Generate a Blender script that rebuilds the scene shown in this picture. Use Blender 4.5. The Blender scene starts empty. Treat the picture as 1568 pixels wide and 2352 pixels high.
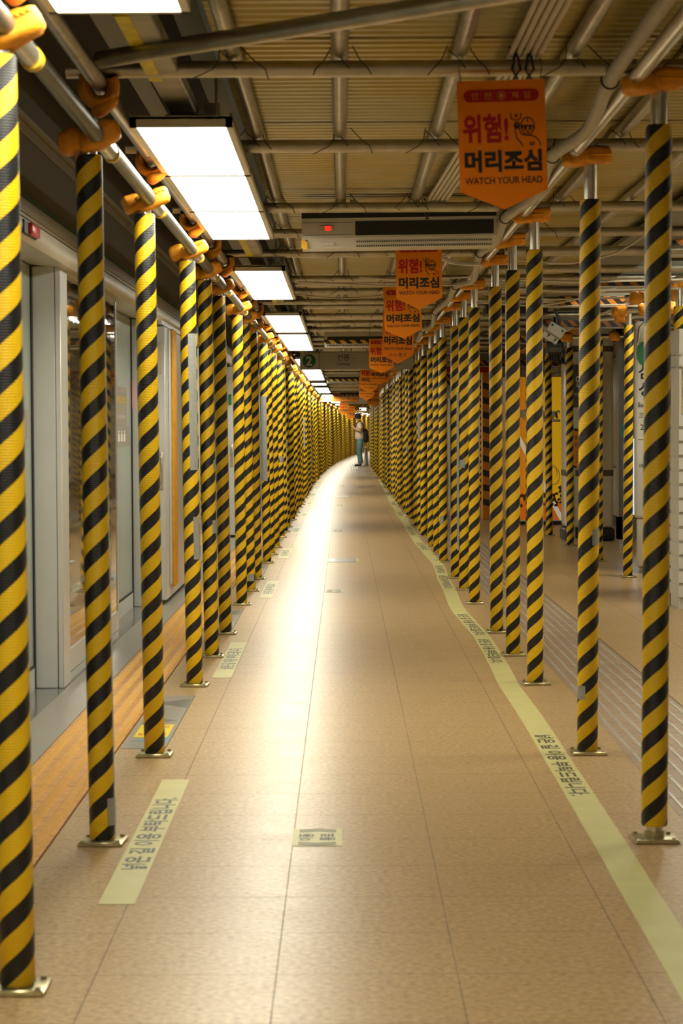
import bpy, bmesh, math, random
from mathutils import Vector, Matrix, noise
random.seed(11)
SC = bpy.context.scene
COL = SC.collection
PI = math.pi

# ------------------------------------------------------------------ camera, world, exposure
CAM_H = 1.2
F_PX = 4900.0
def camera_matrix():
    v = Vector((6.0, 186.0, -F_PX)).normalized()          # world +Y seen in camera space
    u = Vector((-0.005, 1.0, 0.0))
    u = (u - v * u.dot(v)).normalized()                   # world +Z seen in camera space
    x = v.cross(u)
    m = Matrix((x, v, u))                                 # rows: camera coords of world axes -> world_from_camera rotation
    return m
CAM_R = camera_matrix()
cam_d = bpy.data.cameras.new('camera')
cam = bpy.data.objects.new('camera', cam_d)
COL.objects.link(cam)
cam_d.sensor_fit = 'HORIZONTAL'; cam_d.sensor_width = 24.0; cam_d.lens = 75.0
cam_d.clip_start = 0.05; cam_d.clip_end = 400
cam.matrix_world = Matrix.Translation((0, 0, CAM_H)) @ CAM_R.to_4x4()
cam_d.dof.use_dof = True; cam_d.dof.focus_distance = 17.0; cam_d.dof.aperture_fstop = 9.0
SC.camera = cam

w = bpy.data.worlds.new('world'); SC.world = w; w.use_nodes = True
bg = w.node_tree.nodes['Background']
bg.inputs[0].default_value = (1.0, 0.84, 0.58, 1); bg.inputs[1].default_value = 0.3
SC.view_settings.view_transform = 'Standard'
SC.view_settings.look = 'None'
SC.view_settings.gamma = 1.0
SC.view_settings.use_curve_mapping = False
SC.view_settings.exposure = 0.32
SC.cycles.max_bounces = 7
SC.cycles.diffuse_bounces = 4
SC.cycles.glossy_bounces = 4
SC.cycles.sample_clamp_indirect = 6.0
SC.cycles.caustics_reflective = False
SC.cycles.caustics_refractive = False
LAMP = 16.0                                                # radiance of the ceiling panels
LAMP_COL = (1.0, 0.955, 0.77)

def unproj(px, py, Y):
    """the point at depth Y seen at pixel (px, py) of the 1568 x 2352 photograph"""
    d = CAM_R @ Vector(((px - 784) / F_PX, (1176 - py) / F_PX, -1.0))
    t = Y / d.y
    return Vector((0, 0, CAM_H)) + d * t
def shift_l(y): return 3.0e-4 * max(0.0, y - 43.0) ** 2
def shift_r(y): return 3.0e-4 * max(0.0, y - 62.0) ** 2

# ------------------------------------------------------------------ materials
MATS = {}
def nodes_of(name):
    m = bpy.data.materials.new(name); m.use_nodes = True
    nt = m.node_tree
    return m, nt, nt.nodes['Principled BSDF']
def mat(name, col, rough=0.5, metal=0.0, var=0.0, vscale=30.0, bump=0.0, bscale=80.0, emis=0.0, spec=0.5):
    if name in MATS: return MATS[name]
    m, nt, b = nodes_of(name)
    b.inputs['Base Color'].default_value = (*col, 1)
    b.inputs['Roughness'].default_value = rough
    b.inputs['Metallic'].default_value = metal
    b.inputs['Specular IOR Level'].default_value = spec
    if emis:
        b.inputs['Emission Color'].default_value = (*col, 1); b.inputs['Emission Strength'].default_value = emis
    if var or bump:
        tc = nt.nodes.new('ShaderNodeTexCoord')
    if var:
        n = nt.nodes.new('ShaderNodeTexNoise'); n.inputs['Scale'].default_value = vscale; n.inputs['Detail'].default_value = 4
        nt.links.new(tc.outputs['Object'], n.inputs['Vector'])
        r = nt.nodes.new('ShaderNodeValToRGB')
        r.color_ramp.elements[0].position = 0.3; r.color_ramp.elements[1].position = 0.7
        r.color_ramp.elements[0].color = (*[c * (1 - var) for c in col], 1)
        r.color_ramp.elements[1].color = (*[min(1, c * (1 + var)) for c in col], 1)
        nt.links.new(n.outputs['Fac'], r.inputs['Fac']); nt.links.new(r.outputs['Color'], b.inputs['Base Color'])
    if bump:
        n2 = nt.nodes.new('ShaderNodeTexNoise'); n2.inputs['Scale'].default_value = bscale; n2.inputs['Detail'].default_value = 3
        nt.links.new(tc.outputs['Object'], n2.inputs['Vector'])
        bp = nt.nodes.new('ShaderNodeBump'); bp.inputs['Strength'].default_value = bump; bp.inputs['Distance'].default_value = 0.01
        nt.links.new(n2.outputs['Fac'], bp.inputs['Height']); nt.links.new(bp.outputs['Normal'], b.inputs['Normal'])
    MATS[name] = m
    return m
def math_node(nt, op, a, b=None, c=None):
    n = nt.nodes.new('ShaderNodeMath'); n.operation = op
    for i, x in enumerate((a, b, c)):
        if x is None: continue
        if isinstance(x, (int, float)): n.inputs[i].default_value = x
        else: nt.links.new(x, n.inputs[i])
    return n.outputs[0]
def mix_col(nt, fac, c0, c1):
    n = nt.nodes.new('ShaderNodeMix'); n.data_type = 'RGBA'
    if isinstance(fac, (int, float)): n.inputs[0].default_value = fac
    else: nt.links.new(fac, n.inputs[0])
    for i, c in ((6, c0), (7, c1)):
        if isinstance(c, tuple): n.inputs[i].default_value = (*c, 1)
        else: nt.links.new(c, n.inputs[i])
    return n.outputs[2]

YEL = (0.85, 0.545, 0.008); BLK = (0.012, 0.012, 0.013)
def sleeve_material():
    m, nt, b = nodes_of('striped_sleeve')
    tc = nt.nodes.new('ShaderNodeTexCoord'); sx = nt.nodes.new('ShaderNodeSeparateXYZ')
    nt.links.new(tc.outputs['Object'], sx.inputs[0])
    X, Y, Z = sx.outputs
    ang = math_node(nt, 'ARCTAN2', Y, X)
    u = math_node(nt, 'SUBTRACT', math_node(nt, 'DIVIDE', Z, 0.1045), math_node(nt, 'DIVIDE', ang, PI))
    fr = math_node(nt, 'FRACT', math_node(nt, 'ADD', u, 50.0))
    s = math_node(nt, 'GREATER_THAN', fr, 0.53)
    # woven cloth: fine horizontal ribs and threads
    rib = math_node(nt, 'SINE', math_node(nt, 'MULTIPLY', Z, 2 * PI / 0.0062))
    thr = math_node(nt, 'SINE', math_node(nt, 'MULTIPLY', ang, 90.0))
    hgt = math_node(nt, 'ADD', rib, math_node(nt, 'MULTIPLY', thr, 0.35))
    nz = nt.nodes.new('ShaderNodeTexNoise'); nz.inputs['Scale'].default_value = 25.0; nz.inputs['Detail'].default_value = 3
    nt.links.new(tc.outputs['Object'], nz.inputs['Vector'])
    dirt = math_node(nt, 'MULTIPLY', math_node(nt, 'SUBTRACT', nz.outputs['Fac'], 0.5), 0.35)
    yel = mix_col(nt, math_node(nt, 'ADD', 0.25, dirt), YEL, (0.68, 0.37, 0.006))
    col = mix_col(nt, s, yel, BLK)
    nt.links.new(col, b.inputs['Base Color'])
    bp = nt.nodes.new('ShaderNodeBump'); bp.inputs['Strength'].default_value = 0.35; bp.inputs['Distance'].default_value = 0.0012
    nt.links.new(hgt, bp.inputs['Height']); nt.links.new(bp.outputs['Normal'], b.inputs['Normal'])
    b.inputs['Roughness'].default_value = 0.34
    b.inputs['Specular IOR Level'].default_value = 0.4
    return m
M_SLEEVE = sleeve_material()

def hazard_material(name, c0, c1, period, kx, ky, kz, duty=0.5, rough=0.4):
    m, nt, b = nodes_of(name)
    tc = nt.nodes.new('ShaderNodeTexCoord'); sx = nt.nodes.new('ShaderNodeSeparateXYZ')
    nt.links.new(tc.outputs['Object'], sx.inputs[0]); X, Y, Z = sx.outputs
    u = math_node(nt, 'ADD', math_node(nt, 'ADD', math_node(nt, 'MULTIPLY', X, kx), math_node(nt, 'MULTIPLY', Y, ky)), math_node(nt, 'MULTIPLY', Z, kz))
    fr = math_node(nt, 'FRACT', math_node(nt, 'ADD', math_node(nt, 'DIVIDE', u, period), 100.0))
    nt.links.new(mix_col(nt, math_node(nt, 'GREATER_THAN', fr, duty), c0, c1), b.inputs['Base Color'])
    b.inputs['Roughness'].default_value = rough
    return m
M_HAZ = hazard_material('hazard_beam_tape', (0.72, 0.24, 0.012), BLK, 0.105, 1, 0.9, 1.0)
M_HAZY = hazard_material('hazard_yellow_tape', (0.80, 0.46, 0.02), BLK, 0.11, 1, 0, 1.0)

def floor_material():
    m, nt, b = nodes_of('granite_floor_tile')
    tc = nt.nodes.new('ShaderNodeTexCoord'); sx = nt.nodes.new('ShaderNodeSeparateXYZ')
    nt.links.new(tc.outputs['Object'], sx.inputs[0]); X, Y, Z = sx.outputs
    def nz(scale, detail=5, rough=0.6):
        n = nt.nodes.new('ShaderNodeTexNoise'); n.inputs['Scale'].default_value = scale
        n.inputs['Detail'].default_value = detail; n.inputs['Roughness'].default_value = rough
        nt.links.new(tc.outputs['Object'], n.inputs['Vector']); return n.outputs['Fac']
    def ramp(x, lo, hi):
        n = nt.nodes.new('ShaderNodeMapRange'); n.inputs[1].default_value = lo; n.inputs[2].default_value = hi
        nt.links.new(x, n.inputs[0]); return n.outputs[0]
    base = mix_col(nt, ramp(nz(60, 5, 0.65), 0.36, 0.64), (0.30, 0.175, 0.066), (0.61, 0.43, 0.215))
    base = mix_col(nt, math_node(nt, 'MULTIPLY', ramp(nz(120, 3, 0.7), 0.55, 0.68), 0.55), base, (0.22, 0.115, 0.04))
    base = mix_col(nt, math_node(nt, 'MULTIPLY', ramp(nz(85, 3), 0.56, 0.70), 0.4), base, (0.66, 0.54, 0.34))
    # each slab a touch different
    vx = math_node(nt, 'FLOOR', math_node(nt, 'DIVIDE', math_node(nt, 'ADD', X, 20.557), 0.4))
    vy = math_node(nt, 'FLOOR', math_node(nt, 'DIVIDE', math_node(nt, 'ADD', Y, 20.0), 0.392))
    wn = nt.nodes.new('ShaderNodeTexWhiteNoise'); wn.noise_dimensions = '2D'
    cb = nt.nodes.new('ShaderNodeCombineXYZ'); nt.links.new(vx, cb.inputs[0]); nt.links.new(vy, cb.inputs[1])
    nt.links.new(cb.outputs[0], wn.inputs['Vector'])
    base = mix_col(nt, math_node(nt, 'MULTIPLY', wn.outputs['Value'], 0.16), base, (0.44, 0.29, 0.15))
    fx = math_node(nt, 'FRACT', math_node(nt, 'DIVIDE', math_node(nt, 'ADD', X, 20.557), 0.4))
    fy = math_node(nt, 'FRACT', math_node(nt, 'DIVIDE', math_node(nt, 'ADD', Y, 20.0 - 4.681 + 0.392 * 12 - 0.392 * 51), 0.392))
    jx = math_node(nt, 'LESS_THAN', fx, 0.0068)
    jy = math_node(nt, 'MULTIPLY', math_node(nt, 'LESS_THAN', fy, 0.011), 0.45)
    j = math_node(nt, 'MAXIMUM', math_node(nt, 'MULTIPLY', jx, math_node(nt, 'ADD', 0.45, math_node(nt, 'MULTIPLY', nz(2.5), 0.55))), jy)
    col = mix_col(nt, j, base, (0.10, 0.075, 0.05))
    nt.links.new(col, b.inputs['Base Color'])
    rgh = math_node(nt, 'ADD', 0.275, math_node(nt, 'MULTIPLY', nz(6, 3), 0.11))
    nt.links.new(math_node(nt, 'ADD', rgh, math_node(nt, 'MULTIPLY', j, 0.4)), b.inputs['Roughness'])
    b.inputs['Specular IOR Level'].default_value = 0.4
    bp = nt.nodes.new('ShaderNodeBump'); bp.inputs['Strength'].default_value = 0.06; bp.inputs['Distance'].default_value = 0.004
    nt.links.new(nz(9, 2), bp.inputs['Height']); nt.links.new(bp.outputs['Normal'], b.inputs['Normal'])
    return m
M_FLOOR = floor_material()

def deck_material():
    m, nt, b = nodes_of('galvanized_deck')
    tc = nt.nodes.new('ShaderNodeTexCoord'); mp = nt.nodes.new('ShaderNodeMapping')
    mp.inputs['Scale'].default_value = (1.1, 0.55, 1)
    nt.links.new(tc.outputs['Object'], mp.inputs[0])
    n = nt.nodes.new('ShaderNodeTexNoise'); n.inputs['Scale'].default_value = 1.3; n.inputs['Detail'].default_value = 2
    nt.links.new(mp.outputs[0], n.inputs['Vector'])
    r = nt.nodes.new('ShaderNodeValToRGB'); e = r.color_ramp.elements
    e[0].position = 0.40; e[0].color = (0.50, 0.48, 0.30, 1); e[1].position = 0.66; e[1].color = (0.50, 0.38, 0.08, 1)
    nt.links.new(n.outputs['Fac'], r.inputs['Fac'])
    n2 = nt.nodes.new('ShaderNodeTexNoise'); n2.inputs['Scale'].default_value = 40; n2.inputs['Detail'].default_value = 4
    mp2 = nt.nodes.new('ShaderNodeMapping'); mp2.inputs['Scale'].default_value = (0.15, 3, 1)
    nt.links.new(tc.outputs['Object'], mp2.inputs[0]); nt.links.new(mp2.outputs[0], n2.inputs['Vector'])
    c = mix_col(nt, math_node(nt, 'MULTIPLY', n2.outputs['Fac'], 0.35), r.outputs['Color'], (0.20, 0.17, 0.11))
    nt.links.new(c, b.inputs['Base Color'])
    b.inputs['Metallic'].default_value = 0.55; b.inputs['Roughness'].default_value = 0.38
    return m
M_DECK = deck_material()

def mirror_material():
    m, nt, b = nodes_of('dark_screen_glass')
    b.inputs['Base Color'].default_value = (0.05, 0.052, 0.045, 1); b.inputs['Roughness'].default_value = 0.03
    b.inputs['IOR'].default_value = 1.9
    b.inputs['Coat Weight'].default_value = 0.6; b.inputs['Coat Roughness'].default_value = 0.02
    tc = nt.nodes.new('ShaderNodeTexCoord')
    n = nt.nodes.new('ShaderNodeTexNoise'); n.inputs['Scale'].default_value = 9; n.inputs['Detail'].default_value = 1
    nt.links.new(tc.outputs['Object'], n.inputs['Vector'])
    bp = nt.nodes.new('ShaderNodeBump'); bp.inputs['Strength'].default_value = 0.05; bp.inputs['Distance'].default_value = 0.004
    nt.links.new(n.outputs['Fac'], bp.inputs['Height']); nt.links.new(bp.outputs['Normal'], b.inputs['Normal'])
    return m
M_MIRROR = mirror_material()

M_STEEL = mat('galvanized_pipe', (0.46, 0.43, 0.35), 0.34, 0.85, 0.18, 14)
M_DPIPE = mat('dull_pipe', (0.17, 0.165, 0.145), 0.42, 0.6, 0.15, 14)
M_STEEL2 = mat('bright_pipe', (0.66, 0.64, 0.58), 0.26, 0.9, 0.1, 20)
M_PLATE = mat('base_plate_zinc', (0.46, 0.40, 0.22), 0.32, 0.8, 0.25, 40)
M_SEAM = mat('sleeve_seam', (0.55, 0.54, 0.5), 0.5, 0, 0.3, 300)
M_FOAM = mat('orange_foam', (0.84, 0.33, 0.012), 0.6, 0, 0.2, 22, 0.25, 60)
M_CAPY = mat('yellow_cap', (0.85, 0.52, 0.02), 0.45)
M_DUCT = mat('grey_duct_tape', (0.33, 0.34, 0.32), 0.45, 0.2, 0.08, 60, 0.1, 40)
M_TAPE = mat('luminous_floor_tape', (0.58, 0.53, 0.22), 0.42, 0, 0.05, 8)
M_INK = mat('tape_ink', (0.065, 0.06, 0.035), 0.5)
M_BLACK = mat('black_paint', (0.012, 0.012, 0.012), 0.45)
M_DARK = mat('dark_void', (0.03, 0.027, 0.02), 0.8)
M_CREAM = mat('cream_metal', (0.55, 0.50, 0.40), 0.35, 0.0, 0.05, 6)
M_WHITE = mat('white_enamel', (0.62, 0.60, 0.54), 0.35, 0, 0.04, 5)
M_BANNER = mat('orange_banner_cloth', (0.95, 0.36, 0.006), 0.6, 0, 0.06, 12)
def cloth_translucent(m, col, f):
    nt = m.node_tree; b = nt.nodes['Principled BSDF']; out = nt.nodes['Material Output']
    tr = nt.nodes.new('ShaderNodeBsdfTranslucent'); tr.inputs[0].default_value = (*col, 1)
    mx = nt.nodes.new('ShaderNodeMixShader'); mx.inputs[0].default_value = f
    nt.links.new(b.outputs[0], mx.inputs[1]); nt.links.new(tr.outputs[0], mx.inputs[2]); nt.links.new(mx.outputs[0], out.inputs[0])
cloth_translucent(M_BANNER, (1.0, 0.46, 0.008), 0.42)
M_RED = mat('banner_red', (0.50, 0.006, 0.006), 0.6)
M_CINNA = mat('banner_black', (0.02, 0.016, 0.012), 0.6)
M_CONDUIT = mat('grey_flex_conduit', (0.44, 0.41, 0.33), 0.5, 0, 0.1, 30)
M_PVC = mat('pale_pvc_tube', (0.66, 0.60, 0.50), 0.45)
M_STRAP = mat('black_strap', (0.015, 0.015, 0.015), 0.5)
M_WIRE = mat('tie_wire', (0.10, 0.09, 0.07), 0.5, 0.7)
M_FRAME = mat('lamp_frame', (0.74, 0.71, 0.62), 0.4, 0.2)
M_LAMPFACE = mat('lamp_diffuser', LAMP_COL, 0.5, emis=LAMP)
M_BAYFILL = mat('bay_fill_diffuser', LAMP_COL, 0.5, emis=30.0)
M_RAIL = mat('lamp_rail', (0.42, 0.40, 0.34), 0.5, 0.1, 0.25, 8)
M_RAILY = mat('lamp_rail_yellow', (0.80, 0.66, 0.02), 0.5, 0, 0.2, 25)
M_GRANITE = mat('grey_granite', (0.30, 0.275, 0.235), 0.3, 0, 0.22, 120)
M_GRANITED = mat('dark_polished_granite', (0.16, 0.155, 0.14), 0.14, 0, 0.15, 90)
M_TACT = mat('amber_tactile', (0.62, 0.30, 0.07), 0.36, 0, 0.2, 25)
M_TACT2 = mat('amber_tactile_ridge', (0.88, 0.54, 0.17), 0.22, 0, 0.1, 60)
M_GUIDE = mat('guide_tile', (0.34, 0.235, 0.145), 0.4, 0, 0.12, 40)
M_GUIDEB = mat('guide_bar_steel', (0.78, 0.74, 0.66), 0.26, 0.55)
M_DOORG = mat('grey_door_glass', (0.34, 0.395, 0.375), 0.22, 0, 0.03, 3)
M_DFRAME = mat('door_frame_silver', (0.63, 0.645, 0.635), 0.34, 0.15, 0.03, 4)
M_SEAL = mat('door_seal', (0.012, 0.016, 0.015), 0.5)
M_FASCIA = mat('fascia_board', (0.095, 0.08, 0.05), 0.7, 0, 0.12, 60)
M_RIB = mat('ribbed_trim', (0.28, 0.23, 0.14), 0.5)
M_GREEN = mat('line_green', (0.012, 0.055, 0.022), 0.5)
M_STICK = mat('door_sticker', (0.30, 0.275, 0.255), 0.4)
M_STICKY = mat('sticker_yellow', (0.70, 0.50, 0.03), 0.5)
M_STICKW = mat('sticker_white', (0.75, 0.74, 0.70), 0.5)
M_WALLT = mat('beige_wall_tile', (0.66, 0.60, 0.46), 0.22, 0, 0.05, 1.5)
M_JOINT = mat('tile_joint', (0.10, 0.085, 0.06), 0.7)
M_SIGN = mat('sign_grey', (0.66, 0.63, 0.55), 0.5)
M_LINE2 = mat('line_two_green', (0.01, 0.18, 0.055), 0.45)
M_REDL = mat('red_lamp', (0.75, 0.03, 0.015), 0.3)
M_BEAMG = mat('grey_beam', (0.20, 0.18, 0.13), 0.5, 0.2, 0.12, 4)
M_SKIN = mat('skin', (0.66, 0.36, 0.20), 0.5)
M_SHIRT = mat('pink_shirt', (0.88, 0.68, 0.54), 0.8, 0, 0.08, 12)
M_JEANS = mat('blue_jeans', (0.14, 0.27, 0.33), 0.8, 0, 0.2, 14)
M_NAVY = mat('navy_cap', (0.03, 0.042, 0.07), 0.7)
M_HAIR = mat('dark_hair', (0.02, 0.016, 0.014), 0.6)
M_SHOE = mat('black_shoe', (0.022, 0.02, 0.018), 0.5)

# ------------------------------------------------------------------ mesh helpers
class G:
    def __init__(s): s.v = []; s.f = []; s.m = []
    def add(s, vs, fs, mi=0):
        o = len(s.v); s.v += [tuple(v) for v in vs]
        s.f += [tuple(i + o for i in f) for f in fs]; s.m += [mi] * len(fs)
        return s
    def box(s, x0, x1, y0, y1, z0, z1, mi=0, bev=0.0, seg=2):
        if bev > 0:
            bm = bmesh.new(); bmesh.ops.create_cube(bm, size=1.0)
            for v in bm.verts:
                v.co = Vector(((x0 + x1) / 2 + v.co.x * (x1 - x0), (y0 + y1) / 2 + v.co.y * (y1 - y0), (z0 + z1) / 2 + v.co.z * (z1 - z0)))
            bmesh.ops.bevel(bm, geom=list(bm.edges), offset=bev, segments=seg, affect='EDGES', profile=0.5)
            bm.verts.ensure_lookup_table(); bm.verts.index_update()
            s.add([v.co.copy() for v in bm.verts], [[v.index for v in f.verts] for f in bm.faces], mi); bm.free()
            return s
        vs = [(x, y, z) for z in (z0, z1) for y in (y0, y1) for x in (x0, x1)]
        return s.add(vs, [(0, 2, 3, 1), (4, 5, 7, 6), (0, 1, 5, 4), (2, 6, 7, 3), (0, 4, 6, 2), (1, 3, 7, 5)], mi)
    def tube(s, pts, r, seg=12, mi=0, caps=True):
        pts = [Vector(p) for p in pts]; n = len(pts)
        rs = r if isinstance(r, (list, tuple)) else [r] * n
        vs = []; fs = []
        t0 = (pts[1] - pts[0]).normalized()
        ref = Vector((0, 0, 1)) if abs(t0.z) < 0.9 else Vector((1, 0, 0))
        a = t0.cross(ref).normalized()
        for i, p in enumerate(pts):
            t = (pts[min(i + 1, n - 1)] - pts[max(i - 1, 0)]).normalized()
            a = (a - t * a.dot(t)).normalized(); b = t.cross(a)
            for k in range(seg):
                th = 2 * PI * k / seg
                vs.append(p + (a * math.cos(th) + b * math.sin(th)) * rs[i])
        for i in range(n - 1):
            for k in range(seg):
                k2 = (k + 1) % seg
                fs.append((i * seg + k, i * seg + k2, (i + 1) * seg + k2, (i + 1) * seg + k))
        if caps:
            fs.append(tuple(range(seg - 1, -1, -1))); fs.append(tuple((n - 1) * seg + k for k in range(seg)))
        return s.add(vs, fs, mi)
    def prism(s, poly, axis, a0, a1, mi=0):
        """poly: 2-D outline in the two other axes (in x, y, z order), pushed along axis from a0 to a1"""
        n = len(poly); vs = []
        for a in (a0, a1):
            for p in poly:
                q = [p[0], p[1]]; q.insert('xyz'.index(axis), a); vs.append(tuple(q))
        fs = [tuple(range(n)), tuple(range(2 * n - 1, n - 1, -1))]
        fs += [(i, i + n, (i + 1) % n + n, (i + 1) % n) for i in range(n)]
        return s.add(vs, fs, mi)
    def blob(s, c, a, e=0.55, seed=0, amp=0.1, rot=None, nu=24, nv=14, mi=0):
        c = Vector(c); vs = []; fs = []
        sp = lambda q, p: math.copysign(abs(q) ** p, q)
        for j in range(nv + 1):
            ph = -PI / 2 + PI * j / nv
            for i in range(nu):
                th = 2 * PI * i / nu
                p = Vector((a[0] * sp(math.cos(ph), e) * sp(math.cos(th), e), a[1] * sp(math.cos(ph), e) * sp(math.sin(th), e), a[2] * sp(math.sin(ph), e)))
                k = 1 + amp * noise.noise(p * 18 + Vector((seed * 7.3, 0, 0))) + amp * 0.5 * noise.noise(p * 45 + Vector((0, seed * 3.1, 0)))
                p = p * k
                if rot: p = rot @ p
                vs.append(c + p)
        for j in range(nv):
            for i in range(nu):
                i2 = (i + 1) % nu
                fs.append((j * nu + i, j * nu + i2, (j + 1) * nu + i2, (j + 1) * nu + i))
        return s.add(vs, fs, mi)
    def mesh(s, name, mats, smooth=True, ang=40):
        me = bpy.data.meshes.new(name); me.from_pydata(s.v, [], s.f)
        for m in (mats if isinstance(mats, (list, tuple)) else [mats]): me.materials.append(m)
        for p, mi in zip(me.polygons, s.m): p.material_index = mi
        bm = bmesh.new(); bm.from_mesh(me); bmesh.ops.recalc_face_normals(bm, faces=bm.faces); bm.to_mesh(me); bm.free()
        if smooth:
            for p in me.polygons: p.use_smooth = True
            me.set_sharp_from_angle(angle=math.radians(ang))
        return me

def link(name, me, parent=None, loc=(0, 0, 0)):
    o = bpy.data.objects.new(name, me); COL.objects.link(o); o.location = loc
    if parent: o.parent = parent
    return o
def obj(name, g, mats, parent=None, loc=(0, 0, 0), smooth=True, ang=40): return link(name, g.mesh(name, mats, smooth, ang), parent, loc)
def tag(o, label, cat, group=None, kind=None):
    o['label'] = label; o['category'] = cat
    if group: o['group'] = group
    if kind: o['kind'] = kind
    return o
def thing(name, label, cat, loc=(0, 0, 0), group=None):
    o = bpy.data.objects.new(name, None); COL.objects.link(o); o.location = loc; o.empty_display_size = 0.05
    return tag(o, label, cat, group)
def struct(name, g, mats, smooth=True):
    o = obj(name, g, mats, smooth=smooth); o['kind'] = 'structure'; return o
ORD = ('first second third fourth fifth sixth seventh eighth ninth tenth eleventh twelfth thirteenth fourteenth fifteenth sixteenth seventeenth eighteenth nineteenth twentieth '
       'twenty-first twenty-second twenty-third twenty-fourth twenty-fifth twenty-sixth twenty-seventh twenty-eighth twenty-ninth thirtieth').split()

_tc = {}
def text_raw(s, bold):
    key = (s, bold)
    if key not in _tc:
        cu = bpy.data.curves.new('t', 'FONT'); cu.body = s; cu.size = 1.0; cu.offset = bold; cu.resolution_u = 3
        o = bpy.data.objects.new('t', cu); COL.objects.link(o)
        dg = bpy.context.evaluated_depsgraph_get(); dg.update()
        me = bpy.data.meshes.new_from_object(o.evaluated_get(dg))
        vs = [v.co.copy() for v in me.vertices]; fs = [tuple(p.vertices) for p in me.polygons]
        bpy.data.objects.remove(o); bpy.data.curves.remove(cu); bpy.data.meshes.remove(me)
        _tc[key] = (vs, fs)
    return _tc[key]
def add_text(g, s, w, h, origin, ax, ay, bold=0.0, mi=0, fit=True):
    """lettering fitted in a w x h box whose centre is origin, running along ax with its height along ay"""
    vs, fs = text_raw(s, bold)
    x0 = min(v.x for v in vs); x1 = max(v.x for v in vs); y0 = min(v.y for v in vs); y1 = max(v.y for v in vs)
    ax = Vector(ax); ay = Vector(ay); origin = Vector(origin)
    sx = w / (x1 - x0); sy = h / (y1 - y0)
    g.add([origin + ax * ((v.x - (x0 + x1) / 2) * sx) + ay * ((v.y - (y0 + y1) / 2) * sy) for v in vs], fs, mi)
    return g
def letter_obj(g, m, parent, name='lettering'):
    return obj(name, g, m, parent, smooth=False)

# ------------------------------------------------------------------ positions
YL = [4.56, 6.2, 7.88]
k = 0
while True:
    for d in (0.0, 1.29, 2.58):
        YL.append(10.05 + 4.7 * k + d)
    k += 1
    if 10.05 + 4.7 * k > 146: break
YR = [y for y in YL if 6 < y < 100]
XL, XR, X3 = -0.712, 0.898, 2.315

# ------------------------------------------------------------------ floor and setting
g = G()
def strip(g, x0, x1, y0, y1, z, mi=0): g.box(x0, x1, y0, y1, z - 0.03, z, mi)
strip(g, -0.86, 5.0, -12, 170, 0.0)
struct('floor', g, M_FLOOR, False)
g = G(); strip(g, -1.31, -1.132, -12, 75, 0.0); struct('trim_1', g, M_GRANITE, False)
g = G(); strip(g, -1.50, -1.31, -12, 75, 0.0); struct('trim_2', g, M_GRANITED, False)
# yellow tactile band: four serrated ridges per slab
g = G()
strip(g, -1.128, -0.866, -12, 75, 0.001)
ny = 0
for r in range(4):
    xc = -1.128 + 0.262 * (r + 0.5) / 4
    y = 3.2
    while y < 34:
        step = 0.02 if y < 16 else 0.04
        h = 0.0085
        xw, xt = 0.021, 0.012
        y2 = y + step * 0.72
        if (y % 0.3) > 0.012:
            g.add([(xc - xw, y, 0.001), (xc + xw, y, 0.001), (xc + xw, y2, 0.001), (xc - xw, y2, 0.001),
                   (xc - xt, y + step * .2, h), (xc + xt, y + step * .2, h), (xc + xt, y + step * .5, h), (xc - xt, y + step * .5, h)],
                  [(4, 5, 6, 7), (0, 1, 5, 4), (1, 2, 6, 5), (2, 3, 7, 6), (3, 0, 4, 7)], 1)
        y += step
y = 3.0
while y < 40:
    g.box(-1.128, -0.866, y - 0.0012, y + 0.0012, 0.0, 0.0013, 2); y += 0.3
struct('trim_3', g, [M_TACT, M_TACT2, M_JOINT], False)
# grey guide path with steel bars on the right
g = G()
strip(g, 1.035, 1.455, -2, 75, 0.0008)
for r in range(8):
    xc = 1.065 + 0.36 * r / 7
    y = 4.0
    while y < 60:
        g.box(xc - 0.0052, xc + 0.0052, y + 0.004, y + 0.294, 0.0, 0.005, 1)
        y += 0.3
g.box(1.455, 1.462, -2, 75, -0.02, 0.0012, 2)
y = 3.0
while y < 40:
    g.box(1.035, 1.455, y - 0.0012, y + 0.0012, 0.0, 0.0011, 2); y += 0.3
struct('trim_4', g, [M_GUIDE, M_GUIDEB, M_JOINT], False)
# guide tiles crossing by the person
g = G(); strip(g, 0.22, 0.74, 58.8, 78, 0.0008)
for r in range(7):
    xc = 0.26 + 0.44 * r / 6
    for yy in range(0, 60):
        if 0.9 < (yy * 0.3) % 6.0: g.box(xc - 0.014, xc + 0.014, 59 + yy * 0.3, 59.26 + yy * 0.3, 0, 0.005, 1)
for q in range(14):
    g.box(-0.55 + q * 0.1, -0.50 + q * 0.1, 59.0, 59.1, 0, 0.004, 1)
struct('trim_5', g, [M_GUIDE, M_GUIDEB], False)

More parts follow.
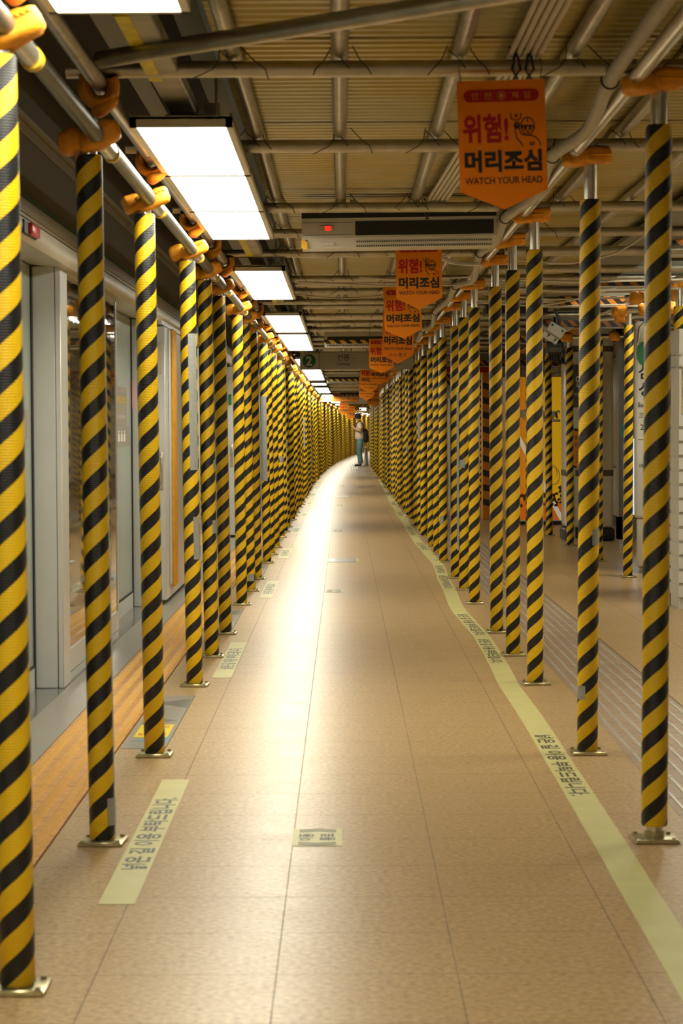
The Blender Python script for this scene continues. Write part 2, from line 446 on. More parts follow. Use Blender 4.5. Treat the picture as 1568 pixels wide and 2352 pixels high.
# inset information slabs beside the tactile band
for q, y0 in enumerate((8.05, 12.75, 17.45, 22.15)):
    g = G(); g.box(-0.853, -0.686, y0, y0 + 1.62, -0.02, 0.0006)
    g.box(-0.686, -0.682, y0, y0 + 1.62, -0.02, 0.0009, 1); g.box(-0.853, -0.686, y0 - 0.005, y0, -0.02, 0.0009, 1)
    g.prism([(-0.69, y0 + 1.18), (-0.69, y0 + 1.5), (-0.84, y0 + 1.36)], 'z', 0.0006, 0.0011, 2)
    g.prism([(-0.84, y0 + 0.66), (-0.84, y0 + 0.92), (-0.70, y0 + 0.78)], 'z', 0.0006, 0.0011, 2)
    g.prism([(-0.69, y0 + 0.12), (-0.69, y0 + 0.34), (-0.84, y0 + 0.20)], 'z', 0.0006, 0.0011, 3)
    struct('trim_%d' % (6 + q), g, [M_GRANITE, M_JOINT, mat('slab_arrow_grey', (0.17, 0.165, 0.14), 0.4), mat('slab_arrow_blue', (0.16, 0.30, 0.38), 0.4)], False)
t = tag(obj('floor_sticker', G().box(-0.835, -0.70, 8.34, 8.70, 0.0012, 0.0020), mat('caution_sticker_yellow', (0.80, 0.62, 0.02), 0.4), smooth=False),
        'yellow caution sticker with red letters lying behind the third left post', 'sticker')
g = G(); add_text(g, '승차위치', 0.10, 0.075, (-0.767, 8.63, 0.0023), (1, 0, 0), (0, 1, 0), 0.02); letter_obj(g, mat('sticker_red', (0.62, 0.10, 0.02), 0.5), t)
g = G(); add_text(g, '발빠짐 주의', 0.11, 0.06, (-0.767, 8.42, 0.0023), (1, 0, 0), (0, 1, 0), 0.02); letter_obj(g, MATS['sticker_red'], t)

# floor tapes --------------------------------------------------------------
def tape_text(g, y0, y1, xc, hgt, side):
    s = '넓은 길 이용 부탁드립니다.'
    if side < 0: add_text(g, s, y1 - y0, hgt, (xc, (y0 + y1) / 2, 0.0019), (0, 1, 0), (-1, 0, 0), 0.028)
    else: add_text(g, s, y1 - y0, hgt, (xc, (y0 + y1) / 2, 0.0019), (0, -1, 0), (1, 0, 0), 0.028)
where = ['nearest the camera, beside the second left post', 'by the fifth and sixth left posts', 'third along the left row', 'fourth along the left row', 'fifth along the left row',
         'sixth along the left row', 'seventh along the left row', 'eighth along the left row', 'ninth along the left row', 'tenth along the left row']
for q in range(10):
    y0 = 5.38 + 4.98 * q if q < 3 else 15.3 + 4.83 * (q - 2)
    L = 1.94 if q == 0 else 1.75
    dx = shift_l(y0)
    xc = -0.585 + dx - (0.018 if q == 1 else 0) + (0.012 if q in (2, 5) else 0)
    t = tag(obj('floor_tape', G().box(xc - 0.047, xc + 0.047, y0, y0 + L, 0.0006, 0.0016), M_TAPE, smooth=False),
            'pale luminous floor tape strip with Korean lettering, ' + where[q], 'floor tape', 'tape strips along the left row')
    if q: t['label'] = 'pale floor tape strip with dark lettering, ' + where[q]
    g = G(); tape_text(g, y0 + L * 0.22, y0 + L * 0.81, xc, 0.075, -1); letter_obj(g, M_INK, t)
# long strip on the right, wavering
P = [(4.2, .752), (5.44, .759), (6.3, .766), (7.26, .770), (8.9, .776), (10.0, .770), (10.9, .784), (11.7, .792), (12.4, .794), (13.3, .775), (14.2, .757), (16.5, .79), (19.3, .835), (21, .815), (23, .79), (28, .80), (36, .81), (45, .85), (58, .90)]
def xt(y):
    for (a, xa), (b, xb) in zip(P, P[1:]):
        if a <= y <= b:
            s = (y - a) / (b - a); return xa + (xb - xa) * (s * s * (3 - 2 * s))
    return P[-1][1]
g = G(); ys = [4.2 + 0.2 * i for i in range(270)]
vs = []; fs = []
for y in ys:
    for z in (0.0006, 0.0016):
        vs += [(xt(y) - 0.049, y, z), (xt(y) + 0.049, y, z)]
for i in range(len(ys) - 1):
    a = i * 4; b = a + 4
    fs += [(a + 2, a + 3, b + 3, b + 2), (a, a + 2, b + 2, b), (a + 1, b + 1, b + 3, a + 3), (a, b, b + 1, a + 1)]
g.add(vs, fs)
t = tag(obj('floor_tape', g, M_TAPE, smooth=False), 'long unbroken pale floor tape wavering beside the right row of posts', 'floor tape')
for (y0, y1) in [(6.95, 8.35), (10.95, 12.2), (12.45, 13.9), (16.2, 17.6), (17.9, 18.9), (21.4, 22.8), (24.4, 25.8), (25.9, 26.8), (30.0, 31.5), (34.4, 36), (40, 41.5), (45, 46.5)]:
    g = G(); tape_text(g, y0, y1, (xt(y0) + xt(y1)) / 2, 0.07, 1)
    sh = (xt(y1) - xt(y0)) / (y1 - y0); xm = (xt(y0) + xt(y1)) / 2; ym = (y0 + y1) / 2
    g.v = [(x + sh * (yy - ym), yy, z) for (x, yy, z) in g.v]
    letter_obj(g, M_INK, t)
# centre stickers
for q, (x0, x1, y0, y1, lab) in enumerate([(-0.157, -0.012, 6.13, 6.395, 'small tape sticker with two Korean words mid-walkway, nearest the camera'),
                             (-0.145, -0.012, 15.85, 16.12, 'small tape sticker with two words farther along the walkway, before the steel hatch strip'),
                             (-0.15, -0.01, 25.5, 25.9, 'thin tape sticker on the walkway just past the steel hatch strip'),
                             (-0.15, -0.01, 34.2, 34.8, 'thin tape sticker on the walkway before the bright threshold strip'),
                             (-0.13, 0.03, 46.5, 47.3, 'farthest small tape sticker on the walkway')]):
    t = tag(obj('floor_sticker', G().box(x0, x1, y0, y1, 0.0005, 0.0012), M_TAPE, smooth=False), lab, 'sticker', 'stickers in the middle of the walkway')
    g = G(); xm = (x0 + x1) / 2; ym = (y0 + y1) / 2; L = y1 - y0
    add_text(g, '이동', 0.40 * L, 0.046, (xm - 0.033, ym, 0.0015), (0, 1, 0), (-1, 0, 0), 0.034)
    letter_obj(g, M_INK, t); g = G()
    add_text(g, '통로', 0.40 * L, 0.046, (xm + 0.03, ym, 0.0015), (0, 1, 0), (-1, 0, 0), 0.034)
    letter_obj(g, M_INK, t)
    for sg in (-1, 1):
        g = G()
        for off in (0.30, 0.40):
            yb = ym + sg * L * off
            g.add([(xm - 0.055, yb - sg * L * 0.02, .0015), (xm, yb + sg * L * 0.04, .0015), (xm, yb + sg * L * 0.10, .0015), (xm - 0.055, yb + sg * L * 0.04, .0015),
                   (xm + 0.055, yb - sg * L * 0.02, .0015), (xm + 0.055, yb + sg * L * 0.04, .0015)], [(0, 1, 2, 3), (1, 4, 5, 2)])
        letter_obj(g, M_INK, t, 'chevron')
t = tag(obj('floor_hatch', G().box(-0.158, 0.105, 19.5, 20.0, 0.0005, 0.003), mat('hatch_steel', (0.30, 0.31, 0.32), 0.3, 0.7, 0.2, 12), smooth=False), 'blue-grey steel hatch strip set across the walkway between two tape stickers', 'floor hatch')
obj('hatch_end', G().box(0.105, 0.13, 19.5, 20.0, 0.0005, 0.0025), M_TAPE, t, smooth=False); obj('hatch_label', G().box(-0.14, -0.09, 19.6, 19.9, 0.003, 0.0035), M_STICKW, t, smooth=False)
tag(obj('floor_hatch', G().box(-0.14, 0.09, 38.8, 39.3, 0.0005, 0.004), M_GUIDEB, smooth=False), 'bright threshold strip across the walkway past the last steel hatch', 'floor hatch')

# ------------------------------------------------------------------ left: platform screen doors
g = G()
g.box(-1.75, -1.60, -6, 75, -0.5, 3.2)
struct('wall_left', g, M_DARK, False)
g = G()
g.prism([(-1.50, 1.985), (-1.275, 1.965), (-1.262, 1.985), (-1.258, 2.02), (-1.262, 2.05), (-1.285, 2.062), (-1.50, 2.062)], 'y', -2, 60)
struct('trim_11', g, M_CREAM)
g = G()
for i in range(8):
    z = 2.075 + i * 0.0068
    g.box(-1.30, -1.262, -2, 60, z, z + 0.0042)
g.box(-1.30, -1.272, -2, 60, 2.062, 2.132)
struct('trim_12', g, M_RIB, False)
g = G(); g.box(-1.30, -1.264, -2, 60, 2.132, 2.156); struct('trim_13', g, M_GREEN, False)
g = G(); g.box(-1.34, -1.27, -2, 60, 2.156, 2.385); g.box(-1.34, -1.25, -2, 60, 2.452, 2.68)
struct('trim_14', g, M_FASCIA, False)
g = G()
for i in range(6): g.box(-1.32, -1.262, -2, 60, 2.385 + i * 0.0075, 2.390 + i * 0.0075)
g.box(-1.34, -1.268, -2, 60, 2.385, 2.432); g.box(-1.34, -1.244, -2, 60, 2.434, 2.452)
struct('trim_15', g, M_RIB, False)

def sticker(parent, x, yc, zc, wy, hz, pict):
    s = obj('sticker', G().box(x, x + 0.0015, yc - wy / 2, yc + wy / 2, zc - hz / 2, zc + hz / 2), M_STICK, parent, smooth=False)
    if pict:
        g = G(); add_text(g, '빠짐 주의', wy * 0.66, hz * 0.24, (x + 0.003, yc + wy * .1, zc + hz * 0.15), (0, 1, 0), (0, 0, 1), 0.02)
        add_text(g, 'Watch gap', wy * 0.4, hz * 0.06, (x + 0.003, yc, zc - hz * 0.10), (0, 1, 0), (0, 0, 1), 0.01)
        g.box(x + .001, x + .003, yc - wy * .42, yc - wy * .36, zc - hz * .25, zc + hz * .3)
        g.box(x + .001, x + .003, yc - wy * .42, yc - wy * .28, zc - hz * .29, zc - hz * .23)
        letter_obj(g, M_STICKY, s)
        g = G(); add_text(g, '발 조심하세요', wy * 0.6, hz * 0.09, (x + 0.003, yc + wy * .1, zc - hz * 0.28), (0, 1, 0), (0, 0, 1), 0.015); letter_obj(g, M_STICKW, s)
    else:
        g = G()
        for q in range(3): g.box(x + .001, x + .003, yc + (q - 1) * wy * .16 - wy * .05, yc + (q - 1) * wy * .16 + wy * .05, zc - hz * .25, zc + hz * .15)
        for q in range(3): g.box(x + .001, x + .003, yc + (q - 1) * wy * .16 - wy * .03, yc + (q - 1) * wy * .16 + wy * .03, zc + hz * .2, zc + hz * .3)
        letter_obj(g, M_STICKW, s, 'pictogram')

for kk in range(-2, 9):
    Y0 = 9.97 + 4.66 * kk
    box = kk >= 1 and kk % 2 == 1
    # pillar with its light front edge
    g = G()
    g.box(-1.452, -1.345, Y0, Y0 + 0.24, 0.0, 1.975, 0, 0.004, 1); g.box(-1.345, -1.318, Y0 - 0.003, Y0 + 0.24, 0.0, 1.975, 0, 0.004, 1)
    g.box(-1.458, -1.452, Y0 - 0.002, Y0 + 0.2, 0.0, 1.975, 1)
    t = thing('screen_door_pillar', '', 'pillar', (0, 0, 0))
    names = {0: 'light grey screen door pillar between the first and second left posts', 1: 'light grey screen door pillar behind the third left post', 2: 'light grey screen door pillar glimpsed past the fourth left post'}
    t['label'] = names.get(kk, 'light grey screen door pillar hidden far behind the left row' if kk > 2 else 'light grey screen door pillar beside the camera')
    t['group'] = 'screen door pillars'
    obj('pillar_body', g, [M_DFRAME, M_SEAL], t)
    # fixed panel or emergency door
    if not box:
        t = thing('fixed_screen', '', 'glass panel', group='fixed glass screens')
        t['label'] = {0: 'dark mirroring glass screen behind the second left post', -1: 'dark glass screen panel left of the first post'}.get(kk, 'dark glass screen panel farther along, behind the left posts' if kk > 0 else 'dark glass screen panel beside the camera')
        obj('glass_pane', G().box(-1.345, -1.330, Y0 + 0.24, Y0 + 2.46, 0.155, 1.955), M_MIRROR, t, smooth=False)
        g = G(); g.box(-1.35, -1.326, Y0 + 0.24, Y0 + 2.52, 0.045, 0.155); g.box(-1.35, -1.326, Y0 + 2.46, Y0 + 2.52, 0.155, 1.975); g.box(-1.35, -1.326, Y0 + 0.24, Y0 + 2.46, 1.955, 1.975)
        g.box(-1.35, -1.328, Y0 + 0.24, Y0 + 2.52, 0.0, 0.040)
        g.box(-1.35, -1.33, Y0 + 0.24, Y0 + 2.52, 0.038, 0.047, 1)
        obj('frame', g, [M_DFRAME, M_SEAL], t, smooth=False)
    else:
        t = thing('emergency_door', '', 'door', group='emergency doors')
        t['label'] = {1: 'light grey emergency door panel with taped yellow bar beside the fourth left post', 3: 'second light grey emergency door seen narrow between the sixth and seventh left posts'}.get(kk, 'light grey emergency door hidden far behind the left row')
        g = G(); g.box(-1.318, -1.238, Y0 + 0.17, Y0 + 2.4, 0.03, 1.93, 0, 0.004, 1); g.box(-1.318, -1.258, Y0 + .18, Y0 + 2.4, 1.945, 1.975)
        obj('door_panel', g, M_DFRAME, t)
        g = G(); g.box(-1.312, -1.285, Y0 + 0.16, Y0 + 0.2, 1.93, 1.96); g.box(-1.30, -1.275, Y0 + 0.16, Y0 + 0.2, 0.0, 0.03); obj('hinge', g, M_SEAL, t, smooth=False)
        g = G(); g.box(-1.302, -1.262, Y0 + 0.164, Y0 + 0.172, 1.60, 1.82)
        for zz in (1.62, 1.80):
            for xx in (-1.294, -1.270): g.blob((xx, Y0 + .163, zz), (.004, .004, .004), 1, 0, 0, None, 8, 6)
        obj('hinge_cover', g, M_CREAM, t)
        g = G(); g.box(-1.290, -1.256, Y0 + 0.160, Y0 + 0.172, 0.80, 1.06, 0, 0.006, 2); obj('handle', g, M_STEEL2, t)
        g = G(); g.box(-1.281, -1.265, Y0 + 0.152, Y0 + 0.162, 0.92, 1.03, 0, 0.003, 1); g.tube([(-1.273, Y0 + .15, 0.85), (-1.273, Y0 + .162, 0.85)], 0.011, 12); obj('lock', g, M_STEEL, t)
        g = G(); g.box(-1.24, -1.222, Y0 + 0.42, Y0 + 0.98, 0.12, 1.92, 0, 0.01, 2); obj('push_bar', g, M_DFRAME, t)
        g = G(); g.box(-1.226, -1.205, Y0 + 0.50, Y0 + 0.80, 0.10, 1.93, 0, 0.012, 2); obj('bar_wrap', g, mat('amber_wrap', (0.72, 0.34, 0.015), 0.55, 0, 0.12, 14), t)
    # sliding door
    t = thing('sliding_screen_door', '', 'door', group='sliding screen doors')
    t['label'] = {-1: 'grey glass sliding screen door with warning stickers beside the first left post', 0: 'grey glass sliding screen door with warning stickers left of the third post'}.get(kk, 'grey glass sliding screen door farther along behind left posts' if kk > 0 else 'grey glass sliding screen door beside the camera')
    y0, y1 = Y0 + 2.52, Y0 + 4.62
    obj('glass_pane', G().box(-1.47, -1.455, y0, y1, 0.115, 1.975), M_DOORG, t, smooth=False)
    g = G(); g.box(-1.475, -1.450, y0, y1, 0.0, 0.10); g.box(-1.476, -1.451, y0, y1, 0.10, 0.115, 1); g.box(-1.476, -1.448, y1, y1 + 0.05, 0, 1.975, 1)
    obj('frame', g, [M_DFRAME, M_SEAL], t, smooth=False)
    if kk in (-1, 0):
        sticker(t, -1.455, y1 - 0.75, 1.46 if kk == -1 else 1.37, 0.9, 0.25, True)
        sticker(t, -1.455, y1 - 0.65, 1.24 if kk == -1 else 1.17, 1.1, 0.13, False)
    if kk == 0:
        s_ = obj('sticker', G().box(-1.448, -1.446, y1 + 0.0, y1 + .05, 1.36, 1.55), mat('pink_sticker', (0.7, 0.12, 0.2), 0.5), t, smooth=False)
# red indicator lamps on the header
for kk in range(4):
    y = 8.62 + 4.66 * kk
    t = thing('door_lamp', ['red indicator lamp on the header above the left screen doors, nearest', 'second red indicator lamp along the screen door header', 'third red indicator lamp along the screen door header', 'fourth red indicator lamp along the screen door header'][kk], 'lamp', group='door lamps')
    obj('lamp_base', G().box(-1.262, -1.252, y - 0.2, y + 0.14, 1.985, 2.04, 0, 0.003, 1), M_SEAL, t)
    obj('lamp_cover', G().box(-1.256, -1.236, y - 0.08, y + 0.13, 1.99, 2.038, 0, 0.006, 2), M_REDL, t)
tag(obj('exit_sticker', G().box(-1.300, -1.268, 24.08, 24.095, 1.50, 1.62), M_LINE2, smooth=False), 'small green exit sticker on the second emergency door', 'sticker')

# high dark station ceiling with pale slats, seen between the pipes
g = G(); g.box(-1.75, 6, -12, 175, 3.1, 3.2); struct('ceiling', g, M_DARK, False)
g = G()
for i in range(34):
    y = 3.2 + 0.33 * i + random.uniform(-.05, .05)
    x0 = random.uniform(-1.2, -1.0)
    g.box(x0, x0 + random.uniform(0.25, .45), y, y + 0.05, 2.86, 2.9)
g.box(-0.86, -0.78, 3, 60, 2.62, 2.74); g.box(-0.60, -0.50, 3, 60, 2.68, 2.74); g.box(-.45, -.40, 3, 60, 2.62, 2.66)
struct('trim_16', g, mat('ceiling_slat', (0.30, 0.27, 0.2), 0.5, 0.2), False)
g = G(); g.box(-1.24, -0.40, -3, 60, 2.78, 2.80); struct('trim_17', g, M_DARK, False)

# ------------------------------------------------------------------ corrugated roof deck
g = G(); vs = []; fs = []
y = 2.4; i = 0
prof = [(0.0, 0.0), (0.028, 0.0), (0.040, 0.013), (0.068, 0.013)]
while y < 150:
    for dy, dz in prof:
        c = shift_l(y)
        vs += [(-0.37 + c, y + dy, 2.335 + dz), (1.66 + c, y + dy, 2.335 + dz)]
    y += 0.08
for r in range(len(vs) // 2 - 1): fs.append((2 * r, 2 * r + 1, 2 * r + 3, 2 * r + 2))
n0 = len(vs)
for a in (2.4, 43, 60, 80, 100, 125, 150):
    c = shift_l(a); vs += [(-0.37 + c, a, 2.37), (1.66 + c, a, 2.37)]
for r in range(6): fs.append((n0 + 2 * r, n0 + 2 * r + 1, n0 + 2 * r + 3, n0 + 2 * r + 2))
g.add(vs, fs)
o = struct('ceiling_deck', g, M_DECK, False)
def run(x, z, y0, y1, fn=shift_l, step=6.0):
    pts = [(x + fn(y0), y0, z)]
    y = max(y0 + 0.5, 43.0) if y1 > 43 else y1
    while y < y1:
        pts.append((x + fn(y), y, z)); y += step
    pts.append((x + fn(y1), y1, z)); return pts
jl = ['leftmost joist pipe along the edge of the roof deck', 'joist pipe under the roof deck running above the walkway centre', 'joist pipe under the roof deck, third from the left', 'joist pipe under the deck passing behind the nearest orange banner',
      'joist pipe under the roof deck just outside the right row', 'rightmost joist pipe under the roof deck beside the grey beam']
for q, x in enumerate((-0.325, 0.0, 0.335, 0.68, 1.02, 1.37)):
    pts = run(x, 2.302, 2.6, 146)
    pts = [pts[0], (x + 0.012 * (-1) ** q, 8, 2.302)] + pts[1:]
    tag(obj('joist_pipe', G().tube(pts, 0.0243, 14), M_STEEL), jl[q], 'pipe', 'joist pipes under the deck')

# transverse pipes, with tie wires
for q, y in enumerate(YL[1:]):
    c = shift_l(y)
    g = G(); g.tube([(-0.80 + c, y + 0.03, 2.250), (2.46 + c, y + 0.03, 2.250)], 0.0243, 14 if y < 40 else 8)
    near = q < len(ORD)
    t = tag(obj('cross_pipe', g, M_STEEL), ('galvanized cross pipe under the roof deck, %s from the camera' % ORD[q]) if near else 'galvanized cross pipe far along the roof deck, past the thirtieth', 'pipe', None if near else 'far cross pipes')
    if y < 30:
        for x in (-0.325, 0.0, 0.335, 0.68, 1.02):
            s = random.uniform(-1, 1); g = G()
            for sg in (-1, 1):
                g.tube([(x + sg * .03, y + .03, 2.315), (x + sg * .05 + s * .02, y + .0, 2.272), (x + sg * .075 + s * .03, y - .005, 2.245), (x + sg * (.085 + .03 * s), y - .01, 2.225 - .012 * s)], 0.0019, 5)
            g.tube([(x - .03, y + .006, 2.30), (x, y - .002, 2.272), (x + .02, y, 2.245)], 0.0019, 5)
            obj('tie_wire', g, M_WIRE, t)
    if y < 30 and q % 2 == 0:
        pass
# second, closer pipes doubled under the deck between posts
for q, (y, z, x0, x1) in enumerate([(15.35, 2.262, -0.35, 1.9), (18.2, 2.262, -0.4, 2.0), (20.0, 2.262, -0.4, 2.0), (11.95, 2.2, 0.9, 2.4), (13.3, 2.2, 0.9, 2.4)]):
    tag(obj('cross_pipe', G().tube([(x0, y, z), (x1, y, z)], 0.0243, 12), M_STEEL), ['extra cross pipe just behind the sixth cross pipe', 'extra cross pipe behind the eighth cross pipe', 'extra cross pipe above the second air curtain', 'short low cross pipe on the right past the fourth cross pipe', 'short low cross pipe on the right past the fifth cross pipe'][q], 'pipe')
# diagonal brace
tag(obj('brace_pipe', G().tube([(-0.66, 5.86, 2.216), (0.62, 4.86, 2.224)], 0.0243, 16), M_STEEL), 'dark diagonal brace pipe crossing near the camera under the first lamp', 'pipe')

# ------------------------------------------------------------------ posts
def sleeve_mesh(name, h):
    g = G(); r = 0.0385; n = 40
    prof = [(r - 0.010, 0.0), (r - 0.003, 0.0008), (r, 0.006)] + [(r, 0.006 + (h - 0.012) * i / 8) for i in range(1, 9)] + [(r - 0.003, h - 0.0008), (r - 0.012, h)]
    vs = []; fs = []
    for (rr, z) in prof:
        for k in range(n): vs.append((rr * math.cos(2 * PI * k / n), rr * math.sin(2 * PI * k / n), z))
    for j in range(len(prof) - 1):
        for k in range(n): fs.append((j * n + k, j * n + (k + 1) % n, (j + 1) * n + (k + 1) % n, (j + 1) * n + k))
    fs.append(tuple(range(n))[::-1]); fs.append(tuple((len(prof) - 1) * n + k for k in range(n)))
    g.add(vs, fs)
    # slit along one side with its pale cut edge
    a = 2.1
    g.tube([(r * 0.985 * math.cos(a), r * 0.985 * math.sin(a), 0.004), (r * 0.985 * math.cos(a), r * 0.985 * math.sin(a), h - 0.004)], 0.0026, 6, 1)
    return g.mesh(name, [M_SLEEVE, M_SEAM])
def plate_mesh():
    g = G(); g.box(-0.066, 0.066, -0.066, 0.066, 0.0, 0.009, 0, 0.004, 2)
    g.box(-0.062, 0.062, -0.068, -0.060, 0.0, 0.014, 0, 0.003, 1)
    for sx in (-1, 1):
        for sy in (-1, 1): g.tube([(sx * .05, sy * .05, .008), (sx * .05, sy * .05, .016)], 0.007, 6)
    g.tube([(0, 0, .006), (0, 0, .03)], 0.03, 20)
    return g.mesh('base_plate', M_PLATE)
def pole_mesh(z0, z1):
    return G().tube([(0, 0, z0), (0, 0, z1)], 0.0243, 18).mesh('steel_pole', M_STEEL2)
def cover_mesh_r(seed):
    g = G()
    g.blob((-0.052, 0.0, 0.0), (0.048, 0.05, 0.030), 0.55, seed, 0.22)
    g.blob((0.018, -0.004, 0.008), (0.054, 0.05, 0.032), 0.5, seed + 3, 0.16)
    g.box(-0.012, 0.068, -0.056, -0.046, 0.004, 0.010, 0, 0.003, 1)
    return g.mesh('coupler_cover', M_FOAM)
def cover_mesh_l(seed):
    g = G(); R = Matrix.Rotation(math.radians(-22), 3, 'Y')
    g.blob((0.02, 0.0, 0.0), (0.066, 0.06, 0.033), 0.5, seed, 0.16, R)
    g.blob((-0.058, 0.005, -0.012), (0.034, 0.05, 0.034), 0.65, seed + 5, 0.25, R)
    for k in range(6):
        g.blob((0.0 + k * 0.012, -0.058, 0.004 + k * .005), (0.008, .006, .004), 1, 0, 0, None, 8, 6)
    return g.mesh('coupler_cover', M_FOAM)
def cover_mesh_u(seed):
    """crescent of foam clasped from below round the upper runner"""
    g = G(); n = 22; m = 12; vs = []; fs = []
    for i in range(n + 1):
        a = math.radians(150 + 240 * i / n)
        for k in range(m):
            b = 2 * PI * k / m
            rr = 0.043 + 0.019 * math.cos(b) * (1 + .12 * noise.noise((i * .5, k * .7, seed)))
            vs.append((rr * math.cos(a), 0.048 * math.sin(b) * (1 + .1 * noise.noise((k * .5, i * .4, seed + 4))), rr * math.sin(a)))
    for i in range(n):
        for k in range(m): fs.append((i * m + k, i * m + (k + 1) % m, (i + 1) * m + (k + 1) % m, (i + 1) * m + k))
    fs.append(tuple(range(m))); fs.append(tuple(n * m + k for k in range(m))[::-1])
    g.add(vs, fs)
    g.blob((0.018, 0.0, -0.050), (0.042, .045, .022), .7, seed, .2, Matrix.Rotation(-.6, 3, 'Y'))
    return g.mesh('coupler_cover', M_FOAM)
ME_SL = sleeve_mesh('foam_sleeve', 1.99); ME_SR = sleeve_mesh('foam_sleeve', 2.035); ME_PL = plate_mesh()
ME_PO_L = pole_mesh(0.006, 2.07); ME_PO_R = pole_mesh(0.006, 2.232)
ME_CR = [cover_mesh_r(s) for s in (1, 2, 3)]; ME_CL = [cover_mesh_l(s) for s in (1, 2, 3)]; ME_CU = [cover_mesh_u(s) for s in (1, 2)]

def patch(parent, a0, a1, z0, z1, label=True):
    g = G(); n = 8; vs = []; fs = []
    for i in range(n + 1):
        a = math.radians(a0 + (a1 - a0) * i / n)
        for z in (z0, z1):
            for r in (0.0386, 0.0398): vs.append((r * math.cos(a), r * math.sin(a), z))
    for i in range(n):
        b = i * 4; c = b + 4
        fs += [(b + 1, b + 3, c + 3, c + 1), (b, b + 1, c + 1, c), (b + 2, c + 2, c + 3, b + 3)]
    fs += [(0, 2, 3, 1), (n * 4, n * 4 + 1, n * 4 + 3, n * 4 + 2)]
    g.add(vs, fs); o = obj('tape_patch', g, M_DUCT, parent); o['label'] = 'grey duct tape patch'; return o

PROTO = {}
def post(side, i, x, y, label, group, lean=0.0, rot=None, sleeve_z=0.0):
    t = thing('scaffold_post', label, 'post', (x, y, 0), group)
    rz = random.uniform(-0.35, PI + 0.35) - 2.1 if rot is None else rot
    p = link('base_plate', ME_PL, t); p.rotation_euler.z = random.uniform(-.06, .06)
    s = link('foam_sleeve', ME_SL if side == 'l' else ME_SR, t, (0, 0, 0.011 + sleeve_z)); s.rotation_euler = (0, 0, rz)
    q = link('steel_pole', ME_PO_L if side == 'l' else ME_PO_R, t)
    if side == 'l':
        c = link('coupler_cover', ME_CL[i % 3], t, (0.012, -0.01, 2.052)); c.rotation_euler.z = random.uniform(-.15, .15)
        if y < 27:
            u = link('coupler_cover', ME_CU[i % 2], t, (0.008 - lean, 0.02, 2.198)); u.rotation_euler.z = random.uniform(-.2, .2)
    else:
        c = link('coupler_cover', ME_CR[i % 3], t, (0.0, -0.01, 2.197)); c.rotation_euler.z = random.uniform(-.12, .12)
    if lean:
        t.rotation_euler.y = lean / 2.0
    return t
LT = {}
look = {0: 'nearest striped post, cut by the left picture edge', 1: 'second striped post of the left row, grey tape patch at its foot', 2: 'third striped post of the left row, standing before the yellow caution sticker',
        3: 'fourth striped post of the left row, with a long grey tape strip'}
ROT = {0: -0.5, 1: 3.93, 2: 0.3, 3: -0.9}
for i, y in enumerate(YL):
    if i in look: lab, grp = look[i], None
    elif i < len(ORD): lab, grp = 'black and yellow striped post in the left row, %s from the camera' % ORD[i], None
    else: lab, grp = 'black and yellow striped post far along the left row, past the thirtieth', 'far posts of the left row'
    LT[i] = post('l', i, XL + shift_l(y) + random.uniform(-.004, .004), y, lab, grp, -0.024 + random.uniform(-.006, .006), ROT.get(i))
RT = {}
look = {0: 'nearest striped post of the right row, bare steel showing above its foot', 1: 'second striped post of the right row, with two grey tape patches'}
for i, y in enumerate(YR):
    if i in look: lab, grp = look[i], None
    elif i < len(ORD): lab, grp = 'black and yellow striped post in the right row, %s from the camera' % ORD[i], None
    else: lab, grp = 'black and yellow striped post far along the right row, past the thirtieth', 'far posts of the right row'
    RT[i] = post('r', i, XR + shift_r(y) + random.uniform(-.004, .004), y, lab, grp, 0.012 if i < 2 else random.uniform(-.006, .006), None, 0.032 if i == 0 else 0.0)
i = 0
for y in YL:
    if 14 < y < 42:
        post('r', i, X3 + random.uniform(-.02, .02), y, 'black and yellow striped post in the outer right row, %s from the camera' % ORD[i], None, random.uniform(-.012, .012)); i += 1
patch(LT[1], -60, 5, 0.055, 0.135)
patch(LT[3], -90, -25, 1.02, 1.66); patch(LT[3], -75, -20, 0.60, 0.80); patch(LT[4], -60, 0, .66, .73); patch(LT[4], -40, 10, 1.0, 1.05)
patch(LT[7], -110, -40, 0.075, 0.13); patch(LT[9], -150, -60, 0.75, 1.52); patch(LT[12], -100, -20, .85, .92); patch(LT[14], -130, -60, 1.0, 1.08); patch(LT[16], -130, -40, .7, .77); patch(LT[21], -150, -50, .9, 1.45)
patch(RT[1], -75, -10, 0.775, 0.835); patch(RT[1], -165, -110, 0.205, 0.255)
patch(RT[5], -40, 20, .9, 1.3); patch(RT[7], -60, 10, 0.62, 0.68); patch(RT[8], -150, -90, .35, .42); patch(RT[6], -150, -80, .92, .98); patch(RT[12], -130, -60, 1.1, 1.4); patch(RT[15], -130, -60, .9, 1.0)
# grey steel channel leaning between the right posts
tag(obj('steel_channel', G().box(XR - 0.052, XR - 0.037, 16.02, 16.06, 0.30, 1.49), M_DUCT, smooth=False), 'long grey steel channel taped upright against the seventh right post', 'channel')
tag(obj('steel_channel', G().box(XR - 0.052, XR - 0.037, 17.31, 17.35, 0.55, 1.46), M_DUCT, smooth=False), 'shorter grey steel channel taped upright against the eighth right post', 'channel')

